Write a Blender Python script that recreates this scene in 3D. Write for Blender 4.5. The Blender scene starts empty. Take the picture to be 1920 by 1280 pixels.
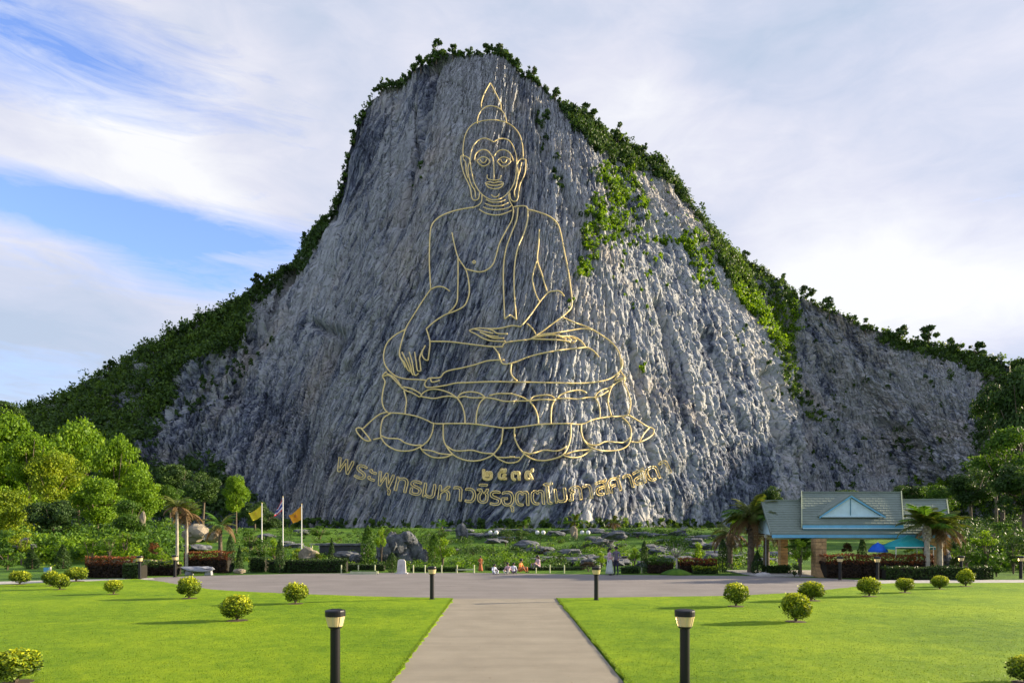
import bpy, math, random
import numpy as np
from mathutils import Vector, Matrix
R = math.radians
rnd = random.Random(7)
sc = bpy.context.scene
COL = sc.collection
F, CX, HY, H = 1280.0, 960.0, 998.5, 2.4      # focal length in px of the 1920 px photo, centre column, horizon row, eye height

# ---------------------------------------------------------------- camera, sky, sun, exposure
cd = bpy.data.cameras.new('camera'); cam = bpy.data.objects.new('camera', cd); COL.objects.link(cam)
cam.location = (0, 0, H); cam.rotation_euler = (R(90), 0, 0)
cd.sensor_width = 36; cd.lens = 24; cd.shift_y = (HY-640)/1920; cd.clip_end = 5000; cd.clip_start = .1
sc.camera = cam
SUN_EL, SUN_AZ = R(15.5), R(75)      # azimuth clockwise from +Y: the sun stands to the right, slightly beyond the cliff plane
sd = bpy.data.lights.new('sun', 'SUN'); sd.energy = 3.0; sd.angle = R(.9); sd.color = (1, .83, .58)
so = bpy.data.objects.new('sun', sd); COL.objects.link(so)
sv = Vector((math.sin(SUN_AZ)*math.cos(SUN_EL), math.cos(SUN_AZ)*math.cos(SUN_EL), math.sin(SUN_EL)))
so.rotation_euler = sv.to_track_quat('Z', 'Y').to_euler(); so.location = (60, 20, 60)
sc.view_settings.view_transform = 'Standard'; sc.view_settings.look = 'None'
sc.view_settings.gamma = 1; sc.view_settings.use_curve_mapping = False; sc.view_settings.exposure = 2.05
sc.cycles.max_bounces = 5; sc.cycles.diffuse_bounces = 3; sc.cycles.transparent_max_bounces = 6

class NT:
    def __init__(s, nt): s.nt = nt; s.n = nt.nodes; s.l = nt.links
    def node(s, t, **k):
        n = s.n.new(t)
        for a, b in k.items():
            setattr(n, a, b)
        return n
    def put(s, sock, v):
        if v is None: return
        if isinstance(v, bpy.types.NodeSocket): s.l.new(v, sock)
        else:
            if sock.type == 'RGBA' and not isinstance(v, (int, float)) and len(v) == 3: v = (*v, 1)
            sock.default_value = v
    def math(s, op, a, b=None, c=None, clamp=False):
        n = s.node('ShaderNodeMath', operation=op, use_clamp=clamp)
        s.put(n.inputs[0], a); s.put(n.inputs[1], b)
        if c is not None: s.put(n.inputs[2], c)
        return n.outputs[0]
    def mix(s, f, a, b, mode='MIX'):
        n = s.node('ShaderNodeMix', data_type='RGBA', blend_type=mode)
        s.put(n.inputs[0], f); s.put(n.inputs[6], a); s.put(n.inputs[7], b)
        return n.outputs[2]
    def comb(s, x, y, z=0.0):
        n = s.node('ShaderNodeCombineXYZ'); s.put(n.inputs[0], x); s.put(n.inputs[1], y); s.put(n.inputs[2], z)
        return n.outputs[0]
    def noise(s, vec, scale, detail=4, rough=.55, dist=0.0):
        n = s.node('ShaderNodeTexNoise'); s.put(n.inputs['Vector'], vec)
        n.inputs['Scale'].default_value = scale; n.inputs['Detail'].default_value = detail
        n.inputs['Roughness'].default_value = rough; n.inputs['Distortion'].default_value = dist
        return n.outputs['Fac']
    def ramp(s, f, stops, interp='LINEAR'):
        n = s.node('ShaderNodeValToRGB'); s.put(n.inputs[0], f); cr = n.color_ramp; cr.interpolation = interp
        while len(cr.elements) < len(stops): cr.elements.new(.5)
        for e, (p, c) in zip(cr.elements, stops):
            e.position = p; e.color = (*c, 1) if not isinstance(c, (int, float)) else (c, c, c, 1)
        return n.outputs[0]
    def mapr(s, v, a, b, c=0.0, d=1.0):
        n = s.node('ShaderNodeMapRange'); s.put(n.inputs[0], v)
        for i, q in enumerate((a, b, c, d)): n.inputs[1+i].default_value = q
        return n.outputs[0]

w = bpy.data.worlds.new('World'); sc.world = w; w.use_nodes = True
N = NT(w.node_tree); N.n.clear()
sky = N.node('ShaderNodeTexSky', sky_type='NISHITA', sun_disc=False)
sky.sun_elevation = SUN_EL; sky.sun_rotation = SUN_AZ; sky.altitude = 50; sky.air_density = 1.0; sky.dust_density = .6; sky.ozone_density = 2.0
bg1 = N.node('ShaderNodeBackground'); N.put(bg1.inputs[0], N.mix(1.0, sky.outputs[0], (.74, .74, .98), 'MULTIPLY')); bg1.inputs[1].default_value = .10
tc = N.node('ShaderNodeTexCoord'); sp = N.node('ShaderNodeSeparateXYZ'); N.l.new(tc.outputs['Generated'], sp.inputs[0])
az = N.math('ARCTAN2', sp.outputs[0], sp.outputs[1]); el = N.math('ARCSINE', sp.outputs[2])
def azel(px, py):
    x, z = (px-CX)/F, (HY-py)/F
    return math.atan(x), math.atan(z/math.hypot(1, x))
SKYB = ((40, 70, .24, .060, 4, -.50), (330, 165, .22, .040, -2, -.45), (80, 170, .14, .03, 0, -.3), (0, 20, .2, .06, 0, -.2),
        (30, 380, .17, .028, 6, -.75), (240, 420, .18, .038, -2, -.95), (480, 445, .16, .030, 0, -1.0), (370, 515, .14, .036, -2, -.95), (60, 700, .24, .06, 0, -.12),
        (250, 345, .22, .022, -4, .6), (30, 235, .16, .022, -2, .5), (60, 460, .12, .025, -2, .5), (130, 580, .22, .028, 0, .55), (420, 485, .06, .009, 4, .7), (1250, 300, .65, .6, 0, .8), (640, 60, .20, .14, 0, .5))
ca, sa = math.cos(R(-1)), math.sin(R(-1))
u = N.math('ADD', N.math('MULTIPLY', az, ca), N.math('MULTIPLY', el, sa))
v = N.math('SUBTRACT', N.math('MULTIPLY', el, ca), N.math('MULTIPLY', az, sa))
def bump(px, py, wx, wy, slant=-14):
    a0, e0 = azel(px, py); c, s_ = math.cos(R(slant)), math.sin(R(slant))
    da = N.math('SUBTRACT', az, a0); de = N.math('SUBTRACT', el, e0)
    p = N.math('ADD', N.math('MULTIPLY', da, c/wx), N.math('MULTIPLY', de, s_/wx))
    q = N.math('SUBTRACT', N.math('MULTIPLY', de, c/wy), N.math('MULTIPLY', da, s_/wy))
    d = N.math('ADD', N.math('MULTIPLY', p, p), N.math('MULTIPLY', q, q))
    return N.math('EXPONENT', N.math('MULTIPLY', d, -1.0))
wv = N.comb(N.math('MULTIPLY', u, 1.0), N.math('MULTIPLY', v, 3.0), 3.3)
n1 = N.noise(wv, 3.2, 7, .6, .6)
n2 = N.noise(N.comb(N.math('MULTIPLY', u, 1.2), N.math('MULTIPLY', v, 7.0), 9.1), 5.0, 8, .66, 1.2)
dens = N.math('ADD', N.math('MULTIPLY', n1, 1.0), N.math('MULTIPLY', n2, 1.3)); dens = N.math('SUBTRACT', dens, .26)
for (px, py, wx, wy, sl, amt) in SKYB:
    dens = N.math('ADD', dens, N.math('MULTIPLY', bump(px, py, wx*1.1, wy*1.15, sl), amt*.72))
cov = N.mapr(dens, .18, 1.10)
cov = N.math('MULTIPLY', N.math('POWER', cov, .9), .96)
tone = N.math('ADD', N.math('MULTIPLY', N.noise(N.comb(u, N.math('MULTIPLY', v, 2.2), 21.0), 2.4, 5, .5, .3), .8), N.math('MULTIPLY', N.noise(N.comb(u, N.math('MULTIPLY', v, 2.6), 41.0), 9.0, 7, .65, .6), .24))
tone = N.math('ADD', tone, N.math('MULTIPLY', bump(1430, 330, .20, .09, -30), .20))
tone = N.math('ADD', tone, N.math('MULTIPLY', bump(1720, 570, .34, .07, 0), .36))
tone = N.math('ADD', tone, N.math('MULTIPLY', bump(300, 280, .30, .06, -24), .14))
tone = N.math('ADD', tone, N.math('MULTIPLY', bump(1650, 90, .40, .12, -10), -.08))
tone = N.math('ADD', tone, N.math('MULTIPLY', bump(60, 700, .26, .06, 0), -.16))
ccol = N.ramp(tone, [(.36, (.52, .61, .76)), (.48, (.63, .68, .82)), (.60, (.77, .78, .88)), (.78, (.97, .97, .98))])
bg2 = N.node('ShaderNodeBackground'); N.put(bg2.inputs[0], ccol); bg2.inputs[1].default_value = .25
ms = N.node('ShaderNodeMixShader'); N.put(ms.inputs[0], cov); N.l.new(bg1.outputs[0], ms.inputs[1]); N.l.new(bg2.outputs[0], ms.inputs[2])
wo = N.node('ShaderNodeOutputWorld'); N.l.new(ms.outputs[0], wo.inputs[0])

# ---------------------------------------------------------------- materials
def base_mat(name):
    m = bpy.data.materials.new(name); m.use_nodes = True
    n = NT(m.node_tree); b = n.n['Principled BSDF']; return m, n, b
def mat(name, col, rough=.7, var=.15, scale=6.0, metal=0.0, bumpd=0.0, bscale=40.0, col2=None, spec=.4):
    m, n, b = base_mat(name)
    t = n.node('ShaderNodeTexCoord').outputs['Object']
    c2 = col2 or tuple(max(0, c*(1-var*2)) for c in col)
    f = n.ramp(n.noise(t, scale, 5, .6), [(.35, 0.0), (.65, 1.0)])
    n.put(b.inputs['Base Color'], n.mix(f, c2, col)); b.inputs['Roughness'].default_value = rough; b.inputs['Metallic'].default_value = metal
    b.inputs['Specular IOR Level'].default_value = spec
    if bumpd:
        bp = n.node('ShaderNodeBump'); bp.inputs['Distance'].default_value = bumpd; n.put(bp.inputs['Height'], n.noise(t, bscale, 5, .65)); n.l.new(bp.outputs[0], b.inputs['Normal'])
    return m
def leafmat(name, dark, mid, light, trans=.35, tcol=None):
    m, n, b = base_mat(name)
    at = n.node('ShaderNodeAttribute', attribute_name='v').outputs['Fac']
    oi = n.node('ShaderNodeObjectInfo').outputs['Random']
    f = n.math('ADD', at, n.mapr(oi, 0, 1, -.08, .08), clamp=True)
    c = n.ramp(f, [(0.0, dark), (.5, mid), (1.0, light)])
    n.put(b.inputs['Base Color'], c); b.inputs['Roughness'].default_value = .55; b.inputs['Specular IOR Level'].default_value = .25
    tr = n.node('ShaderNodeBsdfTranslucent'); n.put(tr.inputs[0], n.mix(1.0, c, tcol or (1.25, 1.15, .5), 'MULTIPLY'))
    mx = n.node('ShaderNodeMixShader'); mx.inputs[0].default_value = trans
    n.l.new(b.outputs[0], mx.inputs[1]); n.l.new(tr.outputs[0], mx.inputs[2]); n.l.new(mx.outputs[0], n.n['Material Output'].inputs[0])
    return m
M = {}
M['leaf_bright'] = leafmat('leaf_bright', (.06, .13, .009), (.145, .27, .013), (.27, .40, .02), .45)
M['leaf_mid'] = leafmat('leaf_mid', (.03, .075, .012), (.07, .155, .018), (.14, .24, .025), .38)
M['leaf_yellow'] = leafmat('leaf_yellow', (.07, .12, .009), (.19, .28, .013), (.37, .42, .024), .45)
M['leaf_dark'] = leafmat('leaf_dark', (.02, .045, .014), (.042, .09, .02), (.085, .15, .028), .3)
M['leaf_hill'] = leafmat('leaf_hill', (.04, .085, .02), (.09, .165, .03), (.165, .26, .04), .38)
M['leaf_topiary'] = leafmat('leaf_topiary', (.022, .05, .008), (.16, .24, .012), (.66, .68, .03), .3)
M['leaf_red'] = leafmat('leaf_red', (.05, .05, .015), (.17, .055, .018), (.36, .12, .025), .3, (1.2, .8, .5))
M['leaf_hedge'] = leafmat('leaf_hedge', (.015, .035, .009), (.035, .075, .014), (.08, .12, .022), .25)
M['leaf_purple'] = leafmat('leaf_purple', (.02, .014, .01), (.045, .028, .018), (.085, .06, .025), .2)
M['frond'] = leafmat('frond', (.04, .06, .012), (.09, .12, .02), (.17, .18, .04), .3)
M['frond_brown'] = leafmat('frond_brown', (.10, .06, .03), (.17, .11, .05), (.24, .17, .08), .2, (1.1, 1, .8))
M['frond_green'] = leafmat('frond_green', (.03, .08, .015), (.07, .17, .02), (.14, .25, .03), .35)
M['bark'] = mat('bark', (.17, .13, .09), .9, .3, 8, bumpd=.02)
M['bark_pale'] = mat('bark_pale', (.42, .38, .30), .85, .2, 5, bumpd=.01)
M['black_metal'] = mat('black_metal', (.012, .012, .014), .35, .1, 20, .2)
M['white_paint'] = mat('white_paint', (.75, .75, .72), .5, .06, 6)
M['cream_paint'] = mat('cream_paint', (.52, .55, .33), .6, .1, 6)
M['concrete'] = mat('concrete', (.46, .44, .40), .85, .12, 2.2, bumpd=.01)
M['gold'] = mat('gold', (.92, .70, .28), .5, .10, .25, .0, spec=.6)
M['boulder'] = mat('boulder', (.17, .18, .19), .9, .34, 1.6, bumpd=.12, bscale=5, col2=(.045, .05, .06))
M['boulder_tan'] = mat('boulder_tan', (.33, .28, .20), .9, .2, 1.6, bumpd=.05, bscale=7)
M['marble'] = mat('marble', (.36, .37, .40), .35, .2, 3)
M['stone_white'] = mat('stone_white', (.62, .59, .56), .7, .15, 3, bumpd=.02)
M['roof'] = mat('roof', (.19, .235, .195), .75, .08, 1.4, bumpd=.01)
M['blue_trim'] = mat('blue_trim', (.15, .44, .66), .5, .08, 3)
M['teal_trim'] = mat('teal_trim', (.05, .20, .27), .5, .08, 3)
M['pale_blue'] = mat('pale_blue', (.55, .74, .80), .5, .06, 3)
M['pillar_stone'] = mat('pillar_stone', (.52, .33, .15), .85, .22, 3.5, bumpd=.02, bscale=12)
M['mortar'] = mat('mortar', (.22, .17, .12), .9, .2, 5)
M['teal_canvas'] = mat('teal_canvas', (.02, .38, .40), .7, .08, 4)
M['blue_canvas'] = mat('blue_canvas', (.01, .13, .68), .7, .1, 4)
M['skin'] = mat('skin', (.42, .24, .16), .6, .05, 9)
M['hair'] = mat('hair', (.012, .01, .01), .5, .1, 9)
M['pink_cloth'] = mat('pink_cloth', (.62, .42, .48), .85, .1, 9)
M['pale_cloth'] = mat('pale_cloth', (.50, .54, .48), .85, .1, 9)
M['white_cloth'] = mat('white_cloth', (.68, .72, .82), .85, .08, 9)
M['grey_cloth'] = mat('grey_cloth', (.17, .15, .20), .85, .1, 9)
M['navy_cloth'] = mat('navy_cloth', (.03, .03, .06), .85, .1, 9)
M['rust_cloth'] = mat('rust_cloth', (.42, .13, .05), .85, .1, 9)
M['orange_cloth'] = mat('orange_cloth', (.66, .25, .07), .85, .1, 9)
M['flag_yellow'] = mat('flag_yellow', (.80, .62, .03), .8, .05, 5)
M['flag_orange'] = mat('flag_orange', (.85, .38, .02), .8, .06, 5)
M['flag_red'] = mat('flag_red', (.62, .03, .05), .8, .05, 5)
M['flag_white'] = mat('flag_white', (.78, .76, .80), .8, .03, 5)
M['flag_blue'] = mat('flag_blue', (.05, .05, .32), .8, .05, 5)
M['wood'] = mat('wood', (.20, .08, .035), .7, .2, 5)
M['water_wall'] = mat('water_wall', (.04, .045, .055), .5, .25, 3, bumpd=.04, bscale=6)
# lit lamp lens is off by day: frosted warm acrylic
m, n, b = base_mat('lamp_lens'); b.inputs['Base Color'].default_value = (.85, .66, .34, 1); b.inputs['Roughness'].default_value = .25
b.inputs['Transmission Weight'].default_value = .25; M['lamp_lens'] = m

# ---------------------------------------------------------------- object helpers
def tag(o, label=None, cat=None, group=None, kind=None):
    if label: o['label'] = label
    if cat: o['category'] = cat
    if group: o['group'] = group
    if kind: o['kind'] = kind
    return o
def link(name, me, parent=None, loc=None):
    o = bpy.data.objects.new(name, me); COL.objects.link(o)
    if parent: o.parent = parent
    if loc is not None: o.location = loc
    return o
def thing(name, label, cat, loc=(0, 0, 0), rz=0.0, group=None, scale=1.0):
    o = bpy.data.objects.new(name, None); COL.objects.link(o); o.empty_display_size = .2
    o.location = loc; o.rotation_euler = (0, 0, rz)
    o.scale = (scale,)*3 if isinstance(scale, (int, float)) else scale
    return tag(o, label, cat, group)
def copy_tree(o, parent=None):
    c = o.copy(); COL.objects.link(c)
    if parent: c.parent = parent
    for ch in list(o.children): copy_tree(ch, c)
    return c
def npmesh(name, V, Fq, mats, smooth=False, v=None, mi=None, uv=None):
    """V (n,3), Fq (m,k) faces of k corners each."""
    V = np.asarray(V, np.float32); Fq = np.asarray(Fq, np.int32); k = Fq.shape[1]
    me = bpy.data.meshes.new(name); me.vertices.add(len(V)); me.vertices.foreach_set('co', V.ravel())
    me.loops.add(Fq.size); me.loops.foreach_set('vertex_index', Fq.ravel())
    me.polygons.add(len(Fq)); me.polygons.foreach_set('loop_start', np.arange(0, Fq.size, k, dtype=np.int32))
    me.polygons.foreach_set('loop_total', np.full(len(Fq), k, np.int32))
    if smooth: me.polygons.foreach_set('use_smooth', np.ones(len(Fq), bool))
    if mi is not None: me.polygons.foreach_set('material_index', np.asarray(mi, np.int32))
    for m_ in (mats if isinstance(mats, (list, tuple)) else [mats]): me.materials.append(m_)
    if v is not None:
        a = me.attributes.new('v', 'FLOAT', 'POINT'); a.data.foreach_set('value', np.asarray(v, np.float32))
    if uv is not None:
        l = me.uv_layers.new(name='uv'); l.data.foreach_set('uv', np.asarray(uv, np.float32)[Fq.ravel()].ravel())
    me.update(calc_edges=True)
    return me
class MB:
    """collects boxes, tubes and sheets into one mesh"""
    def __init__(s): s.V = []; s.F = []; s.mi = []
    def add(s, V, Fs, mi=0):
        o = len(s.V); s.V += [tuple(p) for p in V]; s.F += [tuple(i+o for i in f) for f in Fs]; s.mi += [mi]*len(Fs); return s
    def box(s, c, d, mi=0, rz=0.0, taper=1.0):
        x, y, z = (q/2 for q in d); P = []
        for dz in (-z, z):
            t = taper if dz > 0 else 1
            for a, b_ in ((-x, -y), (x, -y), (x, y), (-x, y)):
                a, b_ = a*t, b_*t
                P.append((c[0]+a*math.cos(rz)-b_*math.sin(rz), c[1]+a*math.sin(rz)+b_*math.cos(rz), c[2]+dz))
        return s.add(P, [(3, 2, 1, 0), (4, 5, 6, 7), (0, 1, 5, 4), (1, 2, 6, 5), (2, 3, 7, 6), (3, 0, 4, 7)], mi)
    def hexa(s, P, mi=0):
        return s.add(P, [(3, 2, 1, 0), (4, 5, 6, 7), (0, 1, 5, 4), (1, 2, 6, 5), (2, 3, 7, 6), (3, 0, 4, 7)], mi)
    def lathe(s, prof, n=14, c=(0, 0, 0), mi=0, caps=True):
        P = []
        for r, z in prof:
            for k in range(n):
                a = 2*math.pi*k/n; P.append((c[0]+r*math.cos(a), c[1]+r*math.sin(a), c[2]+z))
        Fs = [(i*n+k, i*n+(k+1) % n, (i+1)*n+(k+1) % n, (i+1)*n+k) for i in range(len(prof)-1) for k in range(n)]
        if caps: Fs += [tuple(range(n))[::-1], tuple(range((len(prof)-1)*n, len(prof)*n))]
        return s.add(P, Fs, mi)
    def tube(s, pts, rad, n=6, mi=0, closed=False):
        pts = [Vector(p) for p in pts]; m_ = len(pts)
        if m_ < 2: return s
        rr = rad if isinstance(rad, (list, tuple)) else [rad]*m_
        P = []; up = Vector((0, 0, 1)); prev = None
        for i, p in enumerate(pts):
            a = pts[(i-1) % m_] if closed or i > 0 else p; b_ = pts[(i+1) % m_] if closed or i < m_-1 else p
            t = (b_-a); t = t.normalized() if t.length > 1e-9 else Vector((0, 0, 1))
            if prev is None:
                q = t.cross(up)
                if q.length < .05: q = t.cross(Vector((0, 1, 0)))
            else: q = prev-t*prev.dot(t)
            q.normalize(); prev = q; w_ = t.cross(q)
            for k in range(n):
                an = 2*math.pi*k/n; P.append(p+q*(rr[i]*math.cos(an))+w_*(rr[i]*math.sin(an)))
        m2 = m_ if closed else m_-1
        Fs = [(i*n+k, ((i+1) % m_)*n+k, ((i+1) % m_)*n+(k+1) % n, i*n+(k+1) % n) for i in range(m2) for k in range(n)]
        if not closed: Fs += [tuple(range(n)), tuple(range((m_-1)*n, m_*n))[::-1]]
        return s.add(P, Fs, mi)
    def build(s, name, mats, parent=None, smooth=False, v=None):
        me = bpy.data.meshes.new(name); me.from_pydata(s.V, [], s.F)
        for m_ in (mats if isinstance(mats, (list, tuple)) else [mats]): me.materials.append(m_)
        me.polygons.foreach_set('material_index', s.mi)
        if smooth: me.polygons.foreach_set('use_smooth', [True]*len(s.F))
        if v is not None:
            a = me.attributes.new('v', 'FLOAT', 'POINT'); a.data.foreach_set('value', np.full(len(s.V), v, np.float32))
        me.update(); return link(name, me, parent)

def gz(y, x=0):
    """height of the ground: flat plaza and lawn, then a garden bank rising to the foot of the mountain"""
    t = min(1, max(0, (y-44)/62)); s_ = t*t*(3-2*t)
    return 2.75*s_+max(0, y-106)*.012
def at(px, y, z=None):
    return Vector(((px-CX)/F*y, y, gz(y) if z is None else z))
def dep(py): return H*F/(py-HY)         # depth of flat ground seen at photo row py

# value noise in numpy
def vn(x, y, seed):
    T = np.random.RandomState(seed).rand(256, 256).astype(np.float32)
    xi = np.floor(x).astype(np.int64); yi = np.floor(y).astype(np.int64); fx = x-xi; fy = y-yi
    fx = fx*fx*(3-2*fx); fy = fy*fy*(3-2*fy)
    a = T[xi & 255, yi & 255]; b_ = T[(xi+1) & 255, yi & 255]; c = T[xi & 255, (yi+1) & 255]; d = T[(xi+1) & 255, (yi+1) & 255]
    return (a*(1-fx)+b_*fx)*(1-fy)+(c*(1-fx)+d*fx)*fy-.5
def ridged(x, y, seed): return 1-np.abs(vn(x, y, seed))*4
def inpoly(X, Y, poly):
    r = np.zeros(X.shape, bool); n_ = len(poly); j = n_-1
    for i in range(n_):
        xi, yi = poly[i]; xj, yj = poly[j]
        c = ((yi > Y) != (yj > Y)) & (X < (xj-xi)*(Y-yi)/((yj-yi) or 1e-9)+xi); r ^= c; j = i
    return r
def pldist(X, Y, pl):
    d = np.full(X.shape, 1e9, np.float32)
    for (x0, y0), (x1, y1) in zip(pl[:-1], pl[1:]):
        dx, dy = x1-x0, y1-y0; t = np.clip(((X-x0)*dx+(Y-y0)*dy)/(dx*dx+dy*dy), 0, 1)
        d = np.minimum(d, np.hypot(X-x0-t*dx, Y-y0-t*dy))
    return d
# ---------------------------------------------------------------- ground, lawns, plaza, path
def grass_mat(name, c1, c2, c3):
    m, n, b = base_mat(name); t = n.node('ShaderNodeTexCoord').outputs['Object']
    f1 = n.noise(t, .22, 5, .6); f2 = n.noise(t, 14, 6, .75); f3 = n.noise(t, 2.2, 5, .65, .4)
    f = n.math('ADD', n.math('MULTIPLY', f1, .5), n.math('ADD', n.math('MULTIPLY', f2, .35), n.math('MULTIPLY', f3, .35)))
    n.put(b.inputs['Base Color'], n.ramp(f, [(.46, c1), (.58, c2), (.70, c3)])); b.inputs['Roughness'].default_value = .8
    b.inputs['Specular IOR Level'].default_value = .15
    bp = n.node('ShaderNodeBump'); bp.inputs['Distance'].default_value = .05; bp.inputs['Strength'].default_value = .9
    n.put(bp.inputs['Height'], n.math('ADD', n.noise(t, 28, 5, .8), n.math('MULTIPLY', n.noise(t, 3.5, 4, .6), 1.2))); n.l.new(bp.outputs[0], b.inputs['Normal'])
    return m
M['lawn'] = grass_mat('lawn_grass', (.08, .17, .004), (.155, .27, .005), (.25, .36, .008))
M['bank'] = grass_mat('bank_grass', (.025, .07, .012), (.06, .14, .014), (.12, .22, .016))
def paving(name, c1, c2, sc1, joint=False):
    m, n, b = base_mat(name); t = n.node('ShaderNodeTexCoord').outputs['Object']
    f = n.math('ADD', n.math('MULTIPLY', n.noise(t, sc1, 6, .62), .75), n.math('MULTIPLY', n.noise(t, 60, 3, .8), .25))
    f4 = n.noise(n.comb(0, 0, 0), 1)
    mp = n.node('ShaderNodeMapping'); n.l.new(t, mp.inputs[0]); mp.inputs['Scale'].default_value = (.15, 1.6, 1)
    st = n.noise(mp.outputs[0], 1.0, 5, .6)
    f = n.math('ADD', n.math('MULTIPLY', f, .6), n.math('MULTIPLY', st, .4))
    n.put(b.inputs['Base Color'], n.ramp(f, [(.36, c1), (.64, c2)])); b.inputs['Roughness'].default_value = .85
    bp = n.node('ShaderNodeBump'); bp.inputs['Distance'].default_value = .008; n.put(bp.inputs['Height'], n.noise(t, 90, 4, .8)); n.l.new(bp.outputs[0], b.inputs['Normal'])
    return m
M['plaza'] = paving('plaza_asphalt', (.155, .138, .128), (.235, .212, .198), .5)
M['path'] = paving('path_concrete', (.212, .184, .135), (.315, .276, .205), .9)

xs = np.concatenate([np.linspace(-900, -130, 12), np.linspace(-120, 120, 90), np.linspace(130, 900, 12)])
ys = np.concatenate([np.linspace(-200, 38, 10), np.linspace(42, 190, 110), np.linspace(220, 2500, 14)])
GX, GY = np.meshgrid(xs, ys); GZ = np.vectorize(gz)(np.minimum(GY, 200))
GZ = GZ+np.where((GY > 46) & (GY < 190), vn(GX/7, GY/9, 3)*.7*np.clip((GY-46)/20, 0, 1), 0)-.02
n_, m_ = GX.shape; idx = np.arange(n_*m_).reshape(n_, m_)
me = npmesh('ground', np.stack([GX.ravel(), GY.ravel(), GZ.ravel()], 1), np.stack([idx[:-1, :-1].ravel(), idx[:-1, 1:].ravel(), idx[1:, 1:].ravel(), idx[1:, :-1].ravel()], 1), M['bank'], True)
tag(link('ground', me), kind='structure', label='green garden ground rising towards the foot of the mountain')

def smooth_pl(p, k=6):
    P = [Vector((*q, 0)) if len(q) == 2 else Vector(q) for q in p]; out = []
    for i in range(len(P)-1):
        a, b_, c, d = P[max(0, i-1)], P[i], P[i+1], P[min(len(P)-1, i+2)]
        for j in range(k):
            t = j/k; out.append(.5*((2*b_)+(c-a)*t+(2*a-5*b_+4*c-d)*t*t+(3*b_-a-3*c+d)*t*t*t))
    out.append(P[-1]); return out
def pxg(px, py): y = dep(py); return ((px-CX)/F*y, y)
def sheet(name, outline, z, thick, mat_, label, wob=0.0):
    """a slab with an uneven outline"""
    pts = []
    for (a, b_) in zip(outline, outline[1:]+outline[:1]):
        L = math.hypot(b_[0]-a[0], b_[1]-a[1]); k = max(1, min(140, int(L/.22))) if wob and L < 45 else 1
        for j in range(k):
            t = j/k; x = a[0]+(b_[0]-a[0])*t; y = a[1]+(b_[1]-a[1])*t
            if wob and k > 1: x += rnd.gauss(0, wob); y += rnd.gauss(0, wob)
            pts.append((x, y))
    me = bpy.data.meshes.new(name); n = len(pts)
    me.from_pydata([(x, y, z) for x, y in pts]+[(x, y, z-thick) for x, y in pts], [], [tuple(range(n))]+[(i, i+n, (i+1) % n+n, (i+1) % n) for i in range(n)])
    me.materials.append(mat_); me.update()
    import bmesh
    bm = bmesh.new(); bm.from_mesh(me); bmesh.ops.recalc_face_normals(bm, faces=bm.faces); bm.to_mesh(me); bm.free()
    if me.polygons[0].normal.z < 0: me.flip_normals()
    return tag(link(name, me), label, kind='structure')
XL = lambda y: -1.745-.0156*y
XR = lambda y: 2.005-.0156*y
plz = [pxg(*q) for q in ((1043, 1122), (1200, 1120), (1380, 1117.5), (1500, 1111), (1570, 1104), (1625, 1096.5), (1660, 1090))]
plz_far = [pxg(*q) for q in ((1620, 1087), (1560, 1084), (1400, 1079), (1150, 1077), (1000, 1075), (870, 1073), (700, 1073.5), (560, 1075), (400, 1078.5), (300, 1081.5), (280, 1083))]
plz_left = [pxg(*q) for q in ((255, 1085.5), (300, 1090), (350, 1099), (400, 1106), (480, 1110.5), (560, 1114), (700, 1119), (850, 1122))]
sheet('plaza', plz+plz_far+plz_left, .004, .02, M['plaza'], 'grey asphalt plaza between the lawns and the garden')
sheet('path', [(XL(2), -4), (XR(2), -4), (XR(24.9), 24.9), (XL(24.9), 24.9)], .008, .02, M['path'], 'straight beige concrete path leading to the plaza')
sheet('right_walkway', [pxg(1655, 1093.5), pxg(1800, 1092.5), pxg(2200, 1091), pxg(2200, 1086.5), pxg(1800, 1087), pxg(1600, 1087.5)], .012, .02, M['concrete'], 'pale concrete walkway along the right lawn')
sheet('left_walkway', [pxg(-350, 1099), pxg(0, 1095.5), pxg(150, 1090.5), pxg(290, 1085.5), pxg(286, 1083), pxg(150, 1086), pxg(0, 1090), pxg(-350, 1092)], .012, .02, M['concrete'], 'pale walkway along the far edge of the left lawn')
lf = plz_left[::-1]
sheet('left_lawn', [(XL(3), 3), (XL(24.85), 24.85)]+[(x, y-.05) for x, y in lf[1:]]+[pxg(200, 1088.6), pxg(150, 1091), pxg(0, 1096), pxg(-350, 1099.5), (-60, 3)], .035, .05, M['lawn'], 'bright green lawn to the left of the path', .03)
sheet('right_lawn', [(XR(3), 3), (60, 3), pxg(2200, 1091.6), pxg(1800, 1093.2), pxg(1664, 1094)]+[(x, y-.05) for x, y in plz[::-1][2:-1]]+[(XR(24.85), 24.85)], .035, .05, M['lawn'], 'bright green lawn to the right of the path', .03)
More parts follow.
